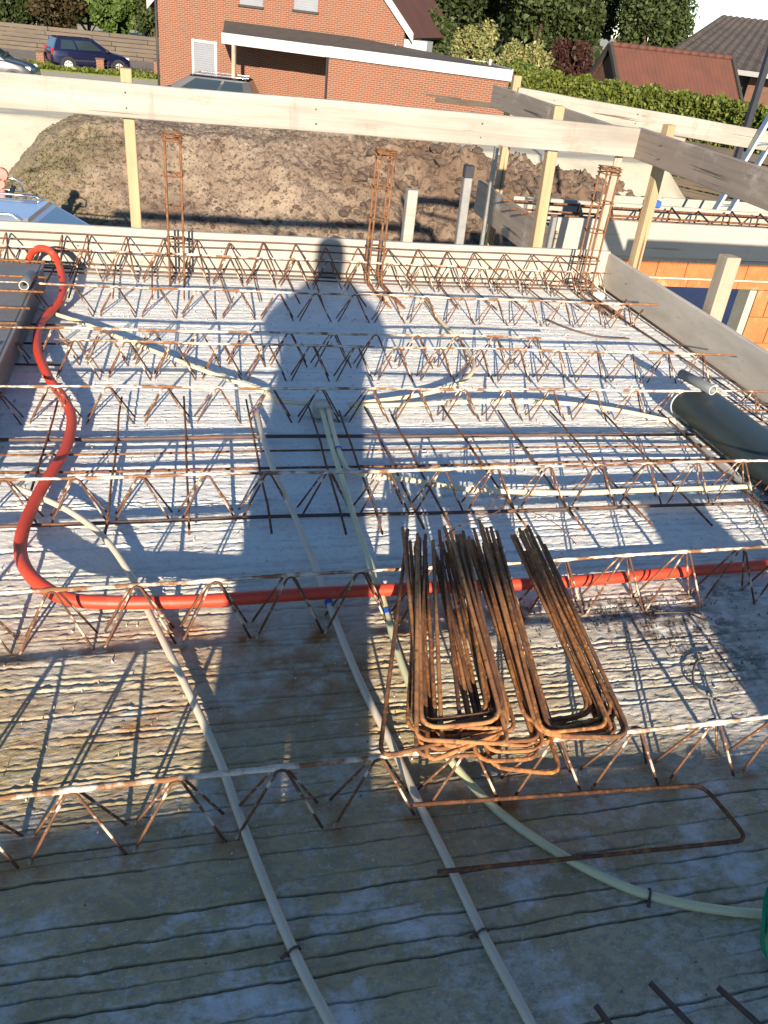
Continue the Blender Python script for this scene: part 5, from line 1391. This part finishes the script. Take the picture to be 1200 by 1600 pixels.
def hedge():
    g = np.random.default_rng(77)
    path = [Vector(p) for p in ((10.6, 31.6, 0), (13.6, 29.4, 0), (16.2, 25.6, 0), (17.1, 19.6, 0))]
    t = thing('hedge', 'long clipped yellow green hedge in front of the tiled shed', 'hedge', (14, 27, G))
    P = Vector((14, 27, G)); sp = spline(path, 10)
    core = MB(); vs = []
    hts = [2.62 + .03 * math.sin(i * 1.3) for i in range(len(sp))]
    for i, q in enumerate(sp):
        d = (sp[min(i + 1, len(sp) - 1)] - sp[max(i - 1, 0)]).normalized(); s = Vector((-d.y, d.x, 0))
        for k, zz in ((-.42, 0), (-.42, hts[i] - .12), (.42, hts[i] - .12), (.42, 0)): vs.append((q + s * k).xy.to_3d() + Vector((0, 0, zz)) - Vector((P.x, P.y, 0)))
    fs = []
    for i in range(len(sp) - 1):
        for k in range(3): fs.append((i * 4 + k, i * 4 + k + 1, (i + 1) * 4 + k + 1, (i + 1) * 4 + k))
    core.add(vs, fs); core.obj('inner_core', 'leaf_dark', t)  # solid dark core filling the hedge behind its leaf quads
    N = 46000
    A = np.array([tuple(q) for q in sp]); seg = np.diff(A, axis=0); L = np.linalg.norm(seg, axis=1); cum = np.concatenate([[0], np.cumsum(L)])
    u = g.random(N) * cum[-1]; idx = np.clip(np.searchsorted(cum, u) - 1, 0, len(L) - 1); f = (u - cum[idx]) / L[idx]
    base = A[idx] + seg[idx] * f[:, None]; s = np.stack([-seg[idx][:, 1], seg[idx][:, 0], np.zeros(N)], 1) / L[idx][:, None]
    topm = g.random(N) < .30
    lump = .07 * np.sin(u * 5.1) + .05 * np.sin(u * 12.7 + 1)
    off = np.where(topm, g.uniform(-.5, .5, N), -np.sign(s[:, 1] + 1e-9) * 0 + np.where(g.random(N) < .8, 1, -1) * (-.5 + g.normal(0, .05, N) + lump * .5))
    z = np.where(topm, 2.6 + g.normal(0, .05, N) + lump + .06 * (g.random(N) < .1), g.uniform(.1, 2.6, N))
    Pt = base + s * off[:, None]; Pt[:, 2] = z; Pt[:, 0] -= P.x; Pt[:, 1] -= P.y
    link('foliage', quads_mesh('foliage', leaves(Pt, .085, g, up=.6)), 'leaf_hedge', t)
hedge()
# house roof peeping out behind the shrubs
def far_roof():
    t = thing('far_house', 'dark tiled roof with a white gable edge behind the shrubs', 'house', (9.6, 44.5, G))
    m = MB(); m.add([(-2.2, 0, 3.0), (2.6, -1.0, 3.0), (1.2, 2.6, 5.4), (-2.2, 3.2, 5.4)], [(0, 1, 2, 3)]); m.obj('roof', 'roof_tile_black', t)
    m = MB(); m.add([(-2.2, .1, 0), (2.5, -.9, 0), (2.5, -.9, 3.0), (-2.2, .1, 3.0)], [(0, 1, 2, 3)]); m.obj('wall', 'brick', t)
    m = MB(); m.tube([(2.65, -1.0, 3.0), (1.25, 2.6, 5.42)], .09, 6); m.obj('gable_edge', 'fascia', t)
far_roof()

# ---------------------------------------------------------------- the photographer, standing behind the camera
def person():
    b = Vector((-.115, -.42, 0))
    J = {'pelvis': (0, 0, .92, .21, .15), 'waist': (0, 0, 1.08, .20, .14), 'chest': (0, .02, 1.28, .24, .14), 'collar': (0, .02, 1.42, .13, .09), 'neck': (0, .03, 1.50, .075, .07), 'head0': (0, .04, 1.57, .10, .10), 'head1': (0, .04, 1.71, .108, .11), 'head2': (0, .03, 1.82, .082, .09)}
    E = [('pelvis', 'waist'), ('waist', 'chest'), ('chest', 'collar'), ('collar', 'neck'), ('neck', 'head0'), ('head0', 'head1'), ('head1', 'head2')]
    for s, n in ((-1, 'l'), (1, 'r')):
        J.update({n + 'hip': (s * .10, 0, .84, .135, .12), n + 'knee': (s * .098, .02, .50, .125, .11), n + 'ank': (s * .12, -.02, .10, .085, .08), n + 'toe': (s * .14, .16, .04, .045, .04),
                  n + 'sh': (s * .20, .0, 1.395, .10, .09), n + 'el': (s * .275, .10, 1.25, .09, .08), n + 'wr': (s * .14, .36, 1.38, .05, .05), n + 'hand': (s * .075, .42, 1.43, .034, .034)})
        E += [('pelvis', n + 'hip'), (n + 'hip', n + 'knee'), (n + 'knee', n + 'ank'), (n + 'ank', n + 'toe'), ('chest', n + 'sh'), (n + 'sh', n + 'el'), (n + 'el', n + 'wr'), (n + 'wr', n + 'hand')]
    names = list(J); idx = {k: i for i, k in enumerate(names)}
    me = bpy.data.meshes.new('person')
    me.from_pydata([J[k][:3] for k in names], [(idx[a], idx[c]) for a, c in E], [])
    o = bpy.data.objects.new('person', me); COL.objects.link(o)
    o.location = b; o.rotation_euler = (0, 0, -R(14))
    o.modifiers.new('skin', 'SKIN'); sv = me.skin_vertices[0].data
    for i, k in enumerate(names): sv[i].radius = (J[k][3], J[k][4]); sv[i].use_root = (k == 'pelvis')
    s = o.modifiers.new('sub', 'SUBSURF'); s.levels = 2; s.render_levels = 2
    me.materials.append(MT['cloth'])
    tag(o, 'person in dark work clothes standing on the slab and holding up a phone', 'person')
    m = MB(); m.box((0, 0, 0), (.075, .009, .155), .003)
    ph = m.obj('phone', 'black'); ph.location = (-.03, -.045, 1.475); ph.rotation_euler = (-R(32), 0, -R(16)); tag(ph, 'black phone held up in both hands by the person', 'phone')
person()

def pallet():  # unseen block stack, added only to cast the shadow on the right of the slab
    t = thing('shadow_caster_pallet', 'unseen pallet of orange clay blocks added behind the viewer to shade the slab at the right', 'block pallet', (1.12, -1.15, 0))
    m = MB()
    for k in range(5): m.box((.5, .05 + k * .125, .12), (1.0, .09, .02))
    for k in range(3): m.box((.08 + k * .42, .3, .06), (.1, .6, .09))
    m.obj('pallet_base', 'old_post', t)
    me = MB().box((0, 0, 0), (.24, .29, .235), .004).mesh('block')
    for a in range(4):
        for c in range(2):
            for z in range(3):
                if z == 2 and a == 1: continue
                link('block', me, 'block', t, loc=(.13 + a * .248, .16 + c * .30, .25 + z * .238))
pallet()
